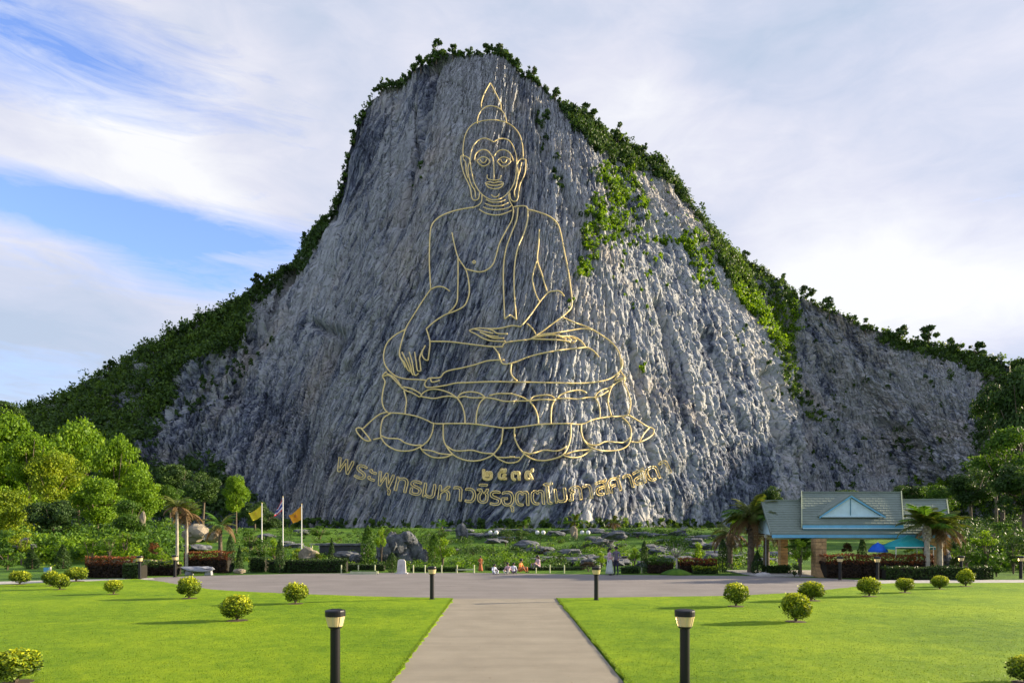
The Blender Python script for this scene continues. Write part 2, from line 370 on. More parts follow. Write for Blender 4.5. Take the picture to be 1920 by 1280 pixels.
# loose blades along the lawn edges and over the near lawn
rs = np.random.RandomState(5)
nb = 72000
yb = 9.3+(rs.rand(nb)**1.5)*13; xb = (rs.rand(nb)*2-1)*yb*.80
edge = rs.rand(nb) < .10; side = rs.rand(nb) < .5
yb = np.where(edge, 9.3+rs.rand(nb)*15.4, yb)
xl, xr = -1.745-.0156*yb, 2.005-.0156*yb
xb = np.where(edge, np.where(side, xl-np.abs(rs.normal(0, .03, nb)), xr+np.abs(rs.normal(0, .03, nb))), xb)
ok = (xb < xl) | (xb > xr); xb, yb = xb[ok], yb[ok]; nb = len(xb)
hh = rs.uniform(.008, .028, nb); an = rs.rand(nb)*6.283; lx, ly = rs.normal(0, .014, nb), rs.normal(0, .014, nb); wd = .005+.004*rs.rand(nb)
V = np.zeros((nb, 3, 3), np.float32)
V[:, 0] = np.stack([xb-np.cos(an)*wd, yb-np.sin(an)*wd, np.full(nb, .03)], 1); V[:, 1] = np.stack([xb+np.cos(an)*wd, yb+np.sin(an)*wd, np.full(nb, .03)], 1)
V[:, 2] = np.stack([xb+lx, yb+ly, .033+hh], 1)
M['blade'] = leafmat('grass_blade', (.07, .14, .006), (.15, .24, .008), (.24, .33, .012), .3)
me = npmesh('grass_blades', V.reshape(-1, 3), np.arange(nb*3).reshape(-1, 3), M['blade'], v=np.repeat(rs.rand(nb), 3))
tag(link('grass_blades', me), 'short mown grass blades over the near lawns', kind='stuff')

# ---------------------------------------------------------------- the mountain
def interp(xs_, tab): a = np.array(tab, float); return np.interp(xs_, a[:, 0], a[:, 1])
NC, NR, NB = 1180, 540, 14
sfoot = np.concatenate([np.linspace(-420, -130, 30), np.linspace(-125, 215, 96), np.linspace(218, 1570, 850), np.linspace(1573, 2060, 174), np.linspace(2070, 2420, 30)])
ridge_of = [(-420, -420), (-150, -160), (60, 90), (180, 240), (270, 400), (400, 566), (550, 636), (700, 735), (850, 835), (960, 925), (1100, 1010), (1250, 1120), (1400, 1235), (1470, 1290), (1512, 1318), (1530, 1325), (1600, 1400), (1700, 1505), (1900, 1790), (2100, 2060), (2420, 2420)]
RP = [(-420, 860), (-100, 800), (0, 780), (60, 768), (130, 740), (190, 702), (260, 655), (330, 618), (400, 588), (450, 560), (490, 530), (545, 492), (575, 446), (610, 402), (625, 350), (640, 300), (660, 228), (700, 182), (740, 155), (780, 125), (815, 102), (860, 100), (920, 104), (960, 116), (1000, 148), (1040, 175), (1075, 212), (1130, 240), (1180, 268), (1230, 302), (1265, 340), (1290, 385), (1318, 425), (1328, 470), (1400, 492), (1450, 522), (1500, 560), (1560, 584), (1620, 610), (1700, 638), (1760, 650), (1830, 668), (1920, 680), (2050, 700), (2420, 800)]
rpx = interp(sfoot, ridge_of); rpy = interp(rpx, RP)
rpy = rpy+vn(rpx/22, rpx*0, 31)*11+vn(rpx/7, rpx*0, 32)*6
YR = interp(rpx, [(-420, 240), (100, 225), (400, 214), (560, 236), (640, 236), (800, 230), (950, 223), (1080, 221), (1230, 238), (1318, 254), (1330, 284), (1500, 284), (1750, 262), (2000, 235), (2420, 220)])
YF = interp(sfoot, [(-420, 170), (100, 168), (270, 178), (420, 170), (600, 168), (800, 161), (960, 157), (1080, 159), (1200, 171), (1350, 190), (1470, 210), (1512, 218), (1530, 236), (1580, 240), (1750, 238), (1900, 200), (2050, 165), (2420, 150)])
t = np.linspace(0, 1, NR)[None, :]
Fp = np.stack([(sfoot-CX)/F*YF, YF, np.full_like(YF, 1.0)], 1)[:, None, :]
Rp = np.stack([(rpx-CX)/F*YR, YR, H+(HY-rpy)/F*YR], 1)[:, None, :]
P = Fp+(Rp-Fp)*t[..., None]
bulge = interp(sfoot, [(-420, 0), (300, 0), (600, 4), (960, 6), (1200, 7), (1400, 9), (1505, 12), (1530, -8), (1700, -12), (1900, -4), (2100, 0), (2420, 0)])[:, None]*(4*t*(1-t))
P[..., 1] -= bulge*.6
P[..., 0] += interp(sfoot, [(-420, 0), (300, 0), (450, -2), (700, 0), (1100, 0), (1300, 4), (1505, 11), (1530, 4), (1700, 0), (2420, 0)])[:, None]*(4*t*(1-t))**.8
back = np.linspace(0, 1, NB+1)[1:][None, :]
Pb = np.repeat(Rp, NB, 1).copy(); Pb[..., 1] += back*110; Pb[..., 2] -= back**1.3*(Rp[..., 2]*.9+6)
P = np.concatenate([P, Pb], 1).astype(np.float64); NT_ = NR+NB
Lt = np.linalg.norm(Rp[:, 0]-Fp[:, 0], axis=1)[:, None]
tt = np.concatenate([t, 1+back*.7], 1)
A = np.repeat(((sfoot-CX)/F*185)[:, None]*.8+((rpx-CX)/F*215)[:, None]*.2, NT_, 1)        # metres sideways
B = tt*Lt.mean()*np.ones_like(A)                       # metres up the slope
A = A-interp(sfoot, [(-420, 0), (200, 0), (400, .12), (620, .48), (900, .44), (1060, .20), (1250, -.06), (1500, -.10), (1700, 0), (2420, 0)])[:, None]*(B-70)      # the strata lean
def proj(P): return CX+P[..., 0]/P[..., 1]*F, HY-(P[..., 2]-H)/P[..., 1]*F
PX, PY = proj(P)
blocky = np.clip(interp(sfoot, [(-420, 1), (330, 1), (470, .15), (1000, .1), (1250, .25), (1500, .5), (1530, 1), (2420, 1)]), 0, 1)[:, None]*np.ones_like(A)
blocky = np.maximum(blocky, np.clip(1-np.hypot((PX-1260)/140, (PY-420)/130), 0, 1)*1.3).clip(0, 1)
wa = vn(A/24, B/44, 11)*7; wb = vn(A/16, B/26, 12)*8
d = vn((A+wa)/26, B/90, 13)*7
d += (ridged((A+wa*.8)/7.5, (B+wb)/36, 14)-.5)*.4*(1-blocky*.4)
def crev(sx, sy, w_, seed): return np.exp(-(vn((A+wa)/sx, (B+wb)/sy, seed)/w_)**2)
d -= crev(7, 30, .035, 61)*.9+crev(3.4, 13, .05, 62)*.6
HT = np.random.RandomState(77).rand(512, 512)
def plates(sx, sy, seed, warp=1.0):
    # angular slabs: jittered lattice cells, nearest seed wins (voronoi), returns a random value per slab and the distance to its border
    x = (A+wa*.6*warp+vn(A/1.1, B/4, seed+5)*sx*.5)/sx; y = (B+wb*.5*warp)/sy; xi = np.floor(x).astype(int); yi = np.floor(y).astype(int)
    b1 = np.full(A.shape, 9.0); b2 = np.full(A.shape, 9.0); val = np.zeros(A.shape); tl = np.zeros(A.shape)
    for i in (-1, 0, 1):
        for j in (-1, 0, 1):
            cx_, cy_ = xi+i, yi+j; jx_ = HT[(cx_+seed*7) & 511, cy_ & 511]; jy_ = HT[(cx_+seed*13+91) & 511, (cy_+57) & 511]
            dd_ = np.abs(cx_+jx_-x)*.9+np.hypot(cx_+jx_-x, cy_+jy_-y)*.6; hit = dd_ < b1; b2 = np.where(hit, b1, np.minimum(b2, dd_)); b1 = np.where(hit, dd_, b1); val = np.where(hit, HT[(cx_+seed*3+17) & 511, (cy_+seed) & 511], val)
            tl = np.where(hit, (HT[(cx_+5*seed+31) & 511, (cy_+7) & 511]-.5)*(x-cx_-jx_)*2.2+(HT[(cx_+77) & 511, (cy_+seed*9) & 511]-.6)*(y-cy_-jy_)*1.6, tl)
    return val-.5, b2-b1, tl
p1_, e1_, t1_ = plates(3.4, 17, 1); p2_, e2_, t2_ = plates(1.7, 8.5, 2); p3_, e3_, t3_ = plates(.95, 4.4, 3, .8); p4_, e4_, t4_ = plates(.65, 2.3, 4, .6)
d += p1_*.30+p2_*.5+p3_*.45+p4_*.4+t1_*.75+t2_*.8+t3_*.6+t4_*.3-np.exp(-(e1_/.08)**2)*.9-np.exp(-(e2_/.14)**2)*.9-np.exp(-(e3_/.16)**2)*.4
d += vn((A+wa)/.8, (B+wb)/2.6, 17)*.2
q = vn((A+wa)/6.5, (B+wb*.6)/7, 18)*2; d += blocky*(np.round(q*3)/3*1.8+vn(A/2.6, B/2.4, 19)*1.5+(ridged(A/1.4, B/1.6, 20)-.5)*.6+vn(A/12, B/13, 22)*5)
d += vn(A/1.0, B/1.0, 21)*.2
cracks = [([(812, 112), (800, 190), (782, 280), (768, 360), (755, 420)], 9, 5), ([(770, 190), (772, 300)], 5, 3), ([(1012, 205), (1030, 290), (1060, 350), (1085, 420)], 8, 4),
          ([(1245, 560), (1262, 640), (1290, 740)], 8, 3), ([(1180, 640), (1215, 780), (1240, 880)], 6, 2.2), ([(640, 640), (560, 840), (500, 960)], 9, 2.6), ([(545, 500), (470, 640), (420, 760)], 10, 3), ([(575, 600), (640, 625)], 8, 2.2),
          ([(660, 210), (650, 300), (610, 400)], 14, 2.5), ([(990, 640), (1000, 760)], 5, 1.2), ([(1440, 700), (1480, 860)], 9, 3), ([(720, 440), (690, 560)], 5, 1.6), ([(1340, 620), (1400, 800)], 6, 2.2)]
jx = PX+vn(A/4, B/6, 41)*14
for pl, w_, dd in cracks: d -= 1.5*dd*np.exp(-(pldist(jx, PY, pl)/w_)**2)
# the carved face is dressed smoother
face = np.clip(1.25-np.hypot((PX-935)/230, (PY-520)/380), 0, 1)
d *= (1-.35*face)*(.6+.4*np.clip(tt/.25, 0, 1))*interp(sfoot, [(-420, 1), (1000, 1), (1200, .8), (1450, .8), (1520, 1), (2420, 1)])[:, None]
gx = np.gradient(P, axis=0); gy = np.gradient(P, axis=1); Nn = np.cross(gx, gy); Nn /= np.linalg.norm(Nn, axis=2, keepdims=True)+1e-9
Nn[:, NR:] = Nn[:, NR-1:NR]
if Nn[600, 200, 1] > 0: Nn = -Nn
fade = np.ones_like(A)*.9; fade[:, NR-14:NR] *= np.linspace(1, .55, 14); fade[:, NR:] *= .4
P = P+Nn*(d*fade)[..., None]
PX, PY = proj(P)
idx = np.arange(P.shape[0]*NT_).reshape(P.shape[0], NT_)
Fq = np.stack([idx[:-1, :-1].ravel(), idx[1:, :-1].ravel(), idx[1:, 1:].ravel(), idx[:-1, 1:].ravel()], 1)
# stains and bands, plus shade painted in at the lower right: 0 dark purple-brown rock, 1 pale limestone
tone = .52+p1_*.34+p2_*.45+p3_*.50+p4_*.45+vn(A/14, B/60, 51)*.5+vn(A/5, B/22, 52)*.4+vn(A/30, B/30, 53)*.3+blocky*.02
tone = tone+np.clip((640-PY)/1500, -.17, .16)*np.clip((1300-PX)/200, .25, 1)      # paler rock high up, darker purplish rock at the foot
# pale and dark spots; the wide lower right one paints shade into the rock
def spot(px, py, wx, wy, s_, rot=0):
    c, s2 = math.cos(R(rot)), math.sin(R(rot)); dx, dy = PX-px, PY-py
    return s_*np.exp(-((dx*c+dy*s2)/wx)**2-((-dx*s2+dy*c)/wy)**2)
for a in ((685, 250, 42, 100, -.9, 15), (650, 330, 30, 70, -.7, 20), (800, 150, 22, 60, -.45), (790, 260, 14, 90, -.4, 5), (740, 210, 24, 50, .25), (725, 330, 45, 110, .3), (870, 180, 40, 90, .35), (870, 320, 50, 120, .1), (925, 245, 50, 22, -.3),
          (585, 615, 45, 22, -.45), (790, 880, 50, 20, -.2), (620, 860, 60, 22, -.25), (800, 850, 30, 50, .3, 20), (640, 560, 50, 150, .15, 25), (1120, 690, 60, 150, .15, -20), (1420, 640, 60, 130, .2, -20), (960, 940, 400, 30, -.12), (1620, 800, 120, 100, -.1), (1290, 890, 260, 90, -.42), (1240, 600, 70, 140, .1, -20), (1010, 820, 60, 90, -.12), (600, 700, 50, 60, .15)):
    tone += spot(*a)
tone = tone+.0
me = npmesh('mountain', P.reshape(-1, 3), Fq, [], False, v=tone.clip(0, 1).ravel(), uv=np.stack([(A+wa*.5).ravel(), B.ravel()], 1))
m, n, b = base_mat('limestone_cliff')
uvn = n.node('ShaderNodeUVMap'); uvn.uv_map = 'uv'
def stretch(sx, sy):
    mp = n.node('ShaderNodeMapping'); n.l.new(uvn.outputs[0], mp.inputs[0]); mp.inputs['Scale'].default_value = (sx, sy, 1); return mp.outputs[0]
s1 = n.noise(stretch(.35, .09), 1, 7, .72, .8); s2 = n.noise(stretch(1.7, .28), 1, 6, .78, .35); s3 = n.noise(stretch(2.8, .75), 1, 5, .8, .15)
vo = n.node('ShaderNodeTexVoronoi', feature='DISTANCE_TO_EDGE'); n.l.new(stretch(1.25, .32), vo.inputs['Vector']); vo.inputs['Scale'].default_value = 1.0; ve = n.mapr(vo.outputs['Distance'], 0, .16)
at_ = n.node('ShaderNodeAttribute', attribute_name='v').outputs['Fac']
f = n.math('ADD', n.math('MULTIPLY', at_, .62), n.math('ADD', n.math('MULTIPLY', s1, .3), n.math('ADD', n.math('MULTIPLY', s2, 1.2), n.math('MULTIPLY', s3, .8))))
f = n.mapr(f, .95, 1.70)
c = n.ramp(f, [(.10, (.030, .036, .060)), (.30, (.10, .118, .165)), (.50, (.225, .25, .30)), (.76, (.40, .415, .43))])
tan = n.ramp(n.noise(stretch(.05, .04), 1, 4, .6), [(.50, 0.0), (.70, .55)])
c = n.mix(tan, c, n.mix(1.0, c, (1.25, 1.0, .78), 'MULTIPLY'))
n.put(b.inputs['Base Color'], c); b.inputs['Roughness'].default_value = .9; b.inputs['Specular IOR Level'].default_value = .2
bp = n.node('ShaderNodeBump'); bp.inputs['Distance'].default_value = .5; bp.inputs['Strength'].default_value = 1.0
n.put(bp.inputs['Height'], n.math('ADD', n.math('MULTIPLY', s2, .8), n.math('ADD', n.math('MULTIPLY', s3, .8), n.math('MULTIPLY', ve, 1.1)))); n.l.new(bp.outputs[0], b.inputs['Normal'])
me.materials.append(m)
tag(link('mountain', me), 'steep grey limestone mountain with a sheer streaked cliff face', kind='structure')

# nearest depth of the rock per 4 px cell: used to lay the gold lines and the plants on the rock
front = P[:, :NR]; fx, fy, fd = PX[:, :NR], PY[:, :NR], front[..., 1]
DM = np.full((340, 520), 1e9, np.float32); ix = ((fx+60)/4).astype(int); iy = (fy/4).astype(int)
okm = (ix >= 0) & (ix < 520) & (iy >= 0) & (iy < 340); np.minimum.at(DM, (iy[okm], ix[okm]), fd[okm])
def rock_depth(px, py):
    i, j = int((px+60)/4), int(py/4); w_ = DM[max(0, j-1):j+2, max(0, i-1):i+2]; w_ = w_[w_ < 1e8]
    return float(w_.min()) if len(w_) else 200.0
def on_rock(pts, off=.4):
    """photo points -> points just proud of the rock face, depth smoothed so that a cable spans the hollows"""
    D = [rock_depth(*q) for q in pts]; k = 3; out = []
    for i, q in enumerate(pts):
        s_ = D[max(0, i-k):i+k+1]; y = min(sum(s_)/len(s_), D[i])-off
        out.append(Vector(((q[0]-CX)/F*y, y, H+(HY-q[1])/F*y)))
    return out
GLYPH = {"พ":["14,0 12,14 9,27 7,41 4,55 9,55 13,55 14,49 15,43 16,37 17,31 18,28 18,24 18,21 19,18 19,13 20,15 21,19 22,22 23,25 24,29 26,37 28,43 29,49 31,55 35,55 38,55 40,49 42,43 43,37 45,31 46,29 46,26 47,24 48,22 48,19 49,17 50,13 50,16 51,18 51,21 51,24 52,26 52,29 53,37 54,43 55,49 56,55 59,55 63,55 63,41 60,27 58,14 56,0 53,0 49,0 45,7 42,15 40,22 38,30 37,32 36,35 36,38 35,40 34,37 33,35 32,31 29,22 27,15 25,7 23,0 18,0"],"ร":["24,-1 21,-1 18,-1 15,0 10,1 6,2 4,3 5,5 6,8 7,10 9,9 11,8 14,8 16,7 19,7 22,6 26,7 29,7 31,8 34,10 36,12 36,16 35,18 33,20 31,21 28,23 24,24 21,25 18,26 16,27 14,28 12,29 10,31 8,32 7,34 5,37 5,41 5,45 6,47 7,49 10,52 12,53 14,54 16,55 19,55 23,56 26,56 31,56 33,55 37,54 40,53 42,51 42,47 40,46 38,47 35,47 32,48 29,48 26,48 23,48 20,48 18,47 16,46 14,44 14,40 15,38 17,37 19,35 21,34 25,33 27,32 30,31 32,30 34,29 36,28 38,27 40,26 43,23 44,21 45,17 45,13 44,11 43,7 42,5 40,4 38,2 36,1 34,0 31,0 27,-1"],"ะ":["15,34 12,35 9,36 6,37 5,39 4,41 4,45 5,48 7,49 9,48 13,48 12,45 13,42 16,41 19,41 23,41 26,41 30,41 30,38 30,34 26,34 23,34 19,34","15,6 12,7 9,8 6,9 5,11 4,13 4,17 5,20 7,21 9,20 13,20 12,17 13,14 16,13 19,13 23,13 26,13 30,13 30,10 30,6 26,6 23,6 19,6"],"ุ":["-17,-26 -17,-23 -17,-18 -17,-14 -19,-13 -21,-12 -22,-10 -22,-7 -19,-7 -17,-6 -13,-7 -11,-8 -9,-10 -9,-13 -9,-16 -9,-19 -9,-23 -9,-26 -13,-26"],"ท":["8,0 8,14 8,27 8,41 8,55 12,55 15,55 15,50 16,48 17,46 18,48 19,50 21,52 23,53 25,54 28,55 31,56 34,56 37,56 39,55 42,55 44,54 46,53 48,51 49,49 52,45 53,40 53,37 53,27 53,18 53,9 53,0 48,0 44,0 44,9 44,18 44,27 44,36 44,39 43,41 42,43 41,45 39,47 37,48 32,48 28,48 26,47 24,46 22,45 20,42 19,40 18,38 17,34 17,24 17,16 17,8 17,0 13,0"],"ธ":["27,-1 24,-1 21,-1 19,0 16,0 14,1 10,2 8,3 8,8 8,14 8,20 8,25 12,25 16,25 16,21 16,17 16,12 16,8 18,7 21,7 24,6 27,6 31,6 34,7 37,8 39,10 40,13 41,16 41,19 40,21 38,22 37,24 34,25 31,26 28,27 24,28 21,29 19,30 16,31 14,32 12,33 9,35 7,37 6,40 6,44 7,46 8,48 10,51 13,53 15,54 18,55 21,55 24,56 27,56 31,56 34,56 36,55 39,55 41,54 45,53 46,51 46,47 44,46 41,46 38,47 36,48 33,48 29,48 26,48 23,48 20,48 18,47 16,45 15,43 16,41 19,38 22,37 25,36 29,35 33,34 35,33 39,32 42,30 45,28 47,26 48,24 49,21 50,16 49,14 49,11 48,9 47,7 46,5 44,4 42,2 40,1 38,0 35,0 31,-1"],"ม":["35,-1 31,-1 29,0 26,0 23,2 21,3 20,5 18,7 17,9 16,4 16,0 13,0 9,0 9,14 9,27 9,41 9,55 13,55 16,55 18,47 18,39 18,31 18,23 18,18 19,16 20,14 22,11 25,9 28,7 33,7 38,7 40,8 42,10 44,13 44,16 44,19 44,28 44,37 44,46 44,55 47,55 51,55 53,46 53,36 53,27 53,18 53,15 53,12 52,10 51,7 50,5 48,4 47,2 45,1 42,0 37,-1"],"ห":["9,0 9,14 9,27 9,41 9,55 13,55 16,55 18,49 18,43 18,37 18,31 24,37 30,43 35,49 41,55 44,55 49,55 51,54 43,46 35,38 26,29 18,21 18,15 18,10 18,5 18,0 13,0","43,0 43,5 43,10 43,14 43,19 43,22 42,25 41,27 39,29 37,30 35,31 31,32 27,32 29,33 30,35 31,37 33,38 36,38 41,37 43,36 45,35 47,33 50,30 51,27 52,22 52,15 52,10 52,5 52,0 47,0"],"า":["24,0 24,10 24,19 24,29 24,39 23,41 22,45 20,47 18,48 14,48 10,48 7,47 4,46 1,45 1,49 1,53 3,54 7,55 11,56 16,56 20,55 23,55 26,53 28,52 30,49 31,47 32,45 32,40 32,30 32,20 32,10 32,0 28,0"],"ว":["19,-1 15,-1 12,0 8,1 6,2 4,3 5,6 6,8 7,10 9,8 12,7 15,7 18,6 22,7 25,8 27,9 30,12 31,15 33,19 34,23 34,28 34,32 33,37 31,40 30,43 27,45 24,47 21,48 16,48 13,48 10,48 8,47 6,46 4,47 4,51 6,54 9,55 12,55 14,56 18,56 22,56 26,55 29,54 32,52 35,50 37,48 39,45 40,42 41,39 42,36 43,32 43,28 43,21 41,16 40,11 37,7 34,3 30,1 25,-1"],"ช":["28,-1 23,-1 19,0 16,2 13,4 11,6 9,9 8,13 8,17 8,20 8,23 8,26 8,30 11,34 12,36 14,38 15,40 16,42 16,46 14,48 11,48 9,47 7,48 6,50 5,53 7,54 10,55 15,55 18,55 20,54 22,53 24,51 24,48 25,45 24,42 23,39 22,37 21,35 19,32 18,30 17,28 17,25 17,21 17,18 17,14 18,11 20,9 22,7 25,7 28,6 32,7 34,8 36,10 37,12 38,14 38,19 38,23 38,26 38,30 37,33 36,36 34,37 30,38 30,43 33,43 35,44 38,47 38,50 39,52 39,55 43,55 48,55 48,52 47,50 46,46 44,43 43,41 41,40 43,39 45,38 46,36 47,32 47,26 47,23 47,19 47,15 46,12 45,9 44,6 42,3 39,1 36,0 32,-1"],"ิ":["-51,64 -51,67 -48,69 -46,70 -44,71 -35,71 -27,71 -18,71 -9,71 -9,67 -9,64 -20,64 -30,64 -41,64"],"อ":["28,-1 22,-1 18,0 14,2 11,5 9,8 7,12 6,17 6,22 6,27 7,31 12,31 17,31 22,31 28,31 28,28 28,24 24,24 21,24 18,24 15,24 15,19 16,14 17,11 19,8 22,7 25,6 29,6 32,7 35,8 37,9 39,12 40,14 41,17 42,20 42,23 42,27 42,31 42,34 41,37 40,39 39,41 38,43 37,45 35,46 33,47 31,48 28,48 25,48 22,48 19,48 16,47 13,46 11,45 9,44 8,46 8,50 10,53 13,54 16,55 19,55 23,56 26,56 31,56 34,55 38,54 41,52 43,50 45,48 47,45 49,42 50,39 50,35 51,31 51,27 51,23 51,19 50,15 49,12 47,9 46,6 44,4 41,2 39,1 35,0 32,-1"],"ต":["28,-1 24,-1 20,0 17,1 15,3 12,5 11,7 9,10 8,13 7,17 7,20 6,24 6,29 6,33 7,37 7,41 8,44 9,47 10,49 12,51 14,53 16,54 18,55 20,56 24,56 27,55 30,53 32,51 34,53 36,55 39,56 42,56 45,56 48,55 50,54 52,52 54,50 55,48 55,45 56,42 56,31 56,21 56,10 56,0 53,0 49,0 47,10 47,21 47,31 47,42 46,45 45,47 43,48 38,48 36,47 35,45 35,42 32,42 29,42 28,45 27,47 25,48 21,48 18,46 17,44 16,41 16,38 15,33 15,28 15,25 15,22 16,19 17,14 18,12 20,9 22,8 24,7 29,6 32,7 35,5 35,2 34,0 32,-1"],"โ":["11,45 11,50 11,55 11,60 11,64 11,67 10,70 8,73 5,75 1,76 1,79 3,80 5,81 8,83 15,83 22,83 28,83 35,83 35,79 35,76 30,76 25,76 20,76 15,76 17,73 18,71 19,69 20,67 20,63 20,58 20,54 20,49 20,45 15,45","22,-1 19,-1 17,0 14,1 13,3 11,6 11,10 11,21 11,32 11,43 11,55 15,55 18,55 20,44 20,33 20,22 20,11 21,7 24,6 26,7 28,5 29,2 27,0 25,-1"],"ภ":["9,-1 5,-1 2,1 2,4 3,7 5,6 8,6 9,8 9,12 9,15 9,19 9,22 10,25 12,28 13,30 16,31 18,32 15,33 12,34 10,36 7,37 7,40 7,44 8,46 9,48 11,49 13,51 15,52 17,54 20,55 23,55 26,56 29,56 32,56 35,55 38,55 41,54 43,53 45,51 47,50 49,48 50,46 51,43 52,40 52,37 52,28 52,18 52,9 52,0 48,0 43,0 43,9 43,18 43,27 43,36 43,39 42,42 41,44 39,46 37,47 35,48 32,48 29,48 26,48 21,47 19,46 18,44 16,41 19,38 22,37 24,35 27,34 26,29 23,29 20,27 19,25 18,22 18,19 18,14 18,9 17,4 15,1 12,0"],"ส":["40,0 40,9 40,18 40,27 40,36 40,40 39,42 37,46 33,48 27,48 23,48 20,48 18,47 16,46 13,46 11,45 9,43 9,48 9,52 13,53 15,54 20,55 25,56 28,56 31,56 35,55 39,54 41,53 43,50 46,48 48,45 49,41 49,37 49,28 49,18 49,9 49,0 45,0 42,0","23,-1 19,-1 15,0 12,1 10,3 8,5 6,8 5,11 5,15 5,19 6,22 8,25 11,28 14,30 19,31 24,32 31,33 36,33 39,33 42,34 42,30 42,26 39,26 34,26 32,25 27,25 23,24 20,23 18,22 16,21 15,19 14,17 14,13 15,11 17,8 20,7 22,6 25,6 28,6 30,7 31,5 32,2 30,0 28,-1 25,-1","42,47 40,49 39,51 42,54 44,56 45,58 49,58 53,58 53,55 52,53 50,51 48,49 45,48"],"ศ":["8,0 8,9 8,18 8,26 8,35 8,40 9,44 11,47 14,50 17,53 20,54 25,55 31,56 36,55 40,54 44,53 45,51 47,50 50,48 51,46 52,44 53,40 53,35 53,26 53,18 53,9 53,0 49,0 44,0 44,9 44,18 44,26 44,35 44,38 44,41 42,43 41,45 39,47 37,48 34,48 31,48 28,48 25,48 22,47 20,45 19,43 18,41 17,38 17,35 17,32 17,29 17,24 19,26 21,28 23,29 27,30 32,30 35,30 35,27 35,23 32,23 29,23 26,22 22,21 20,19 18,17 17,14 17,11 17,8 17,5 17,0 13,0 10,0","47,47 45,48 43,51 47,54 48,56 49,58 53,58 58,58 57,55 56,53 54,51 52,49 49,48"],"ด":["27,-1 23,-1 20,0 17,1 14,3 12,5 10,7 9,10 8,13 7,16 6,20 6,23 6,27 6,31 6,35 7,38 8,41 9,44 10,46 11,48 13,50 16,53 18,54 21,54 23,55 28,56 31,56 34,56 38,55 41,54 44,53 46,52 48,51 50,49 51,47 52,45 53,42 53,39 54,36 54,27 54,18 54,9 54,0 51,0 47,0 45,9 45,18 45,27 45,36 45,39 44,41 43,43 42,45 40,47 37,48 34,48 31,48 27,48 25,47 21,46 19,44 17,40 16,38 15,35 15,31 15,27 15,24 15,21 16,19 16,16 17,14 18,12 20,9 22,8 24,7 28,6 31,7 34,7 34,4 34,0 31,-1"],"๒":["31,-1 27,-1 23,0 20,1 17,2 14,3 12,5 10,7 9,10 7,12 7,15 6,18 6,22 6,31 6,40 6,49 6,58 10,58 15,58 15,49 15,40 15,31 15,22 15,18 16,14 18,11 21,8 25,7 28,6 31,6 34,6 37,7 39,8 43,10 45,13 46,16 47,18 47,22 47,25 47,28 47,31 47,34 46,38 44,39 41,38 40,34 35,34 34,38 31,39 29,38 28,36 28,33 28,30 29,28 32,26 34,27 36,26 36,23 37,21 34,20 31,20 27,20 24,21 22,24 21,26 20,28 20,31 20,36 20,39 21,41 22,43 24,44 27,46 30,46 34,45 36,43 38,41 39,43 41,45 43,46 46,46 50,45 52,44 54,42 55,40 55,37 56,35 56,31 56,28 56,25 56,22 55,18 55,15 54,12 53,10 52,7 50,5 48,3 46,2 43,1 39,0 36,-1"],"๕":["26,0 21,0 17,1 14,3 11,5 9,9 7,12 6,17 6,23 6,26 6,29 7,32 8,35 9,37 10,39 12,41 14,42 18,44 20,45 23,46 21,44 19,46 17,48 17,51 17,54 18,56 20,58 22,59 26,59 30,59 33,57 35,54 35,51 35,48 34,46 32,45 30,46 34,46 36,47 38,48 40,52 40,55 40,58 44,58 48,58 48,54 47,51 47,48 46,45 44,43 42,41 39,40 36,39 32,39 27,39 24,38 21,38 19,36 17,34 16,32 15,29 15,26 15,22 15,18 15,15 16,13 17,11 19,9 21,8 24,7 27,7 31,7 36,7 34,5 32,7 31,10 30,12 30,16 30,19 31,23 32,25 34,27 36,28 41,29 44,28 47,27 46,24 44,21 42,22 40,21 38,18 38,15 38,12 39,10 42,7 45,7 49,7 49,3 49,0 43,0 38,0 32,0","26,47 29,48 30,51 29,54 26,55 24,54 22,52 22,49 24,47"],"๓":["26,33 25,36 24,38 22,39 19,39 17,38 16,35 15,32 15,29 15,26 15,20 15,16 16,13 17,11 18,9 19,7 21,6 24,6 27,7 27,3 28,0 25,-1 21,-1 18,-1 16,0 14,1 12,2 11,4 9,6 8,8 7,11 7,14 6,17 6,20 6,24 6,27 6,31 7,34 8,39 9,41 11,43 14,45 16,46 20,47 22,46 25,45 27,44 28,41 29,43 31,44 34,46 38,47 40,46 44,45 46,44 48,42 49,40 49,37 50,34 50,25 50,17 50,8 50,0 47,0 43,0 41,8 41,17 41,25 41,34 40,37 38,39 34,39 32,36 31,33 28,33"],"๙":["21,-1 16,0 14,1 12,2 11,4 9,6 8,8 7,11 7,14 6,17 6,20 6,24 6,28 6,31 7,34 8,37 9,39 10,41 11,43 13,44 16,46 21,47 23,46 26,46 28,44 30,41 28,40 29,43 31,45 33,46 36,47 39,47 41,49 41,52 41,55 41,58 45,58 50,58 50,55 50,51 49,49 48,45 47,43 44,41 42,40 39,40 36,40 34,38 34,33 38,25 41,17 45,8 48,0 44,0 39,0 36,9 32,17 29,26 25,35 24,37 22,39 19,39 16,36 15,33 15,29 15,24 15,21 15,16 16,12 17,9 20,7 23,6 26,6 27,3 28,0 25,-1"]}
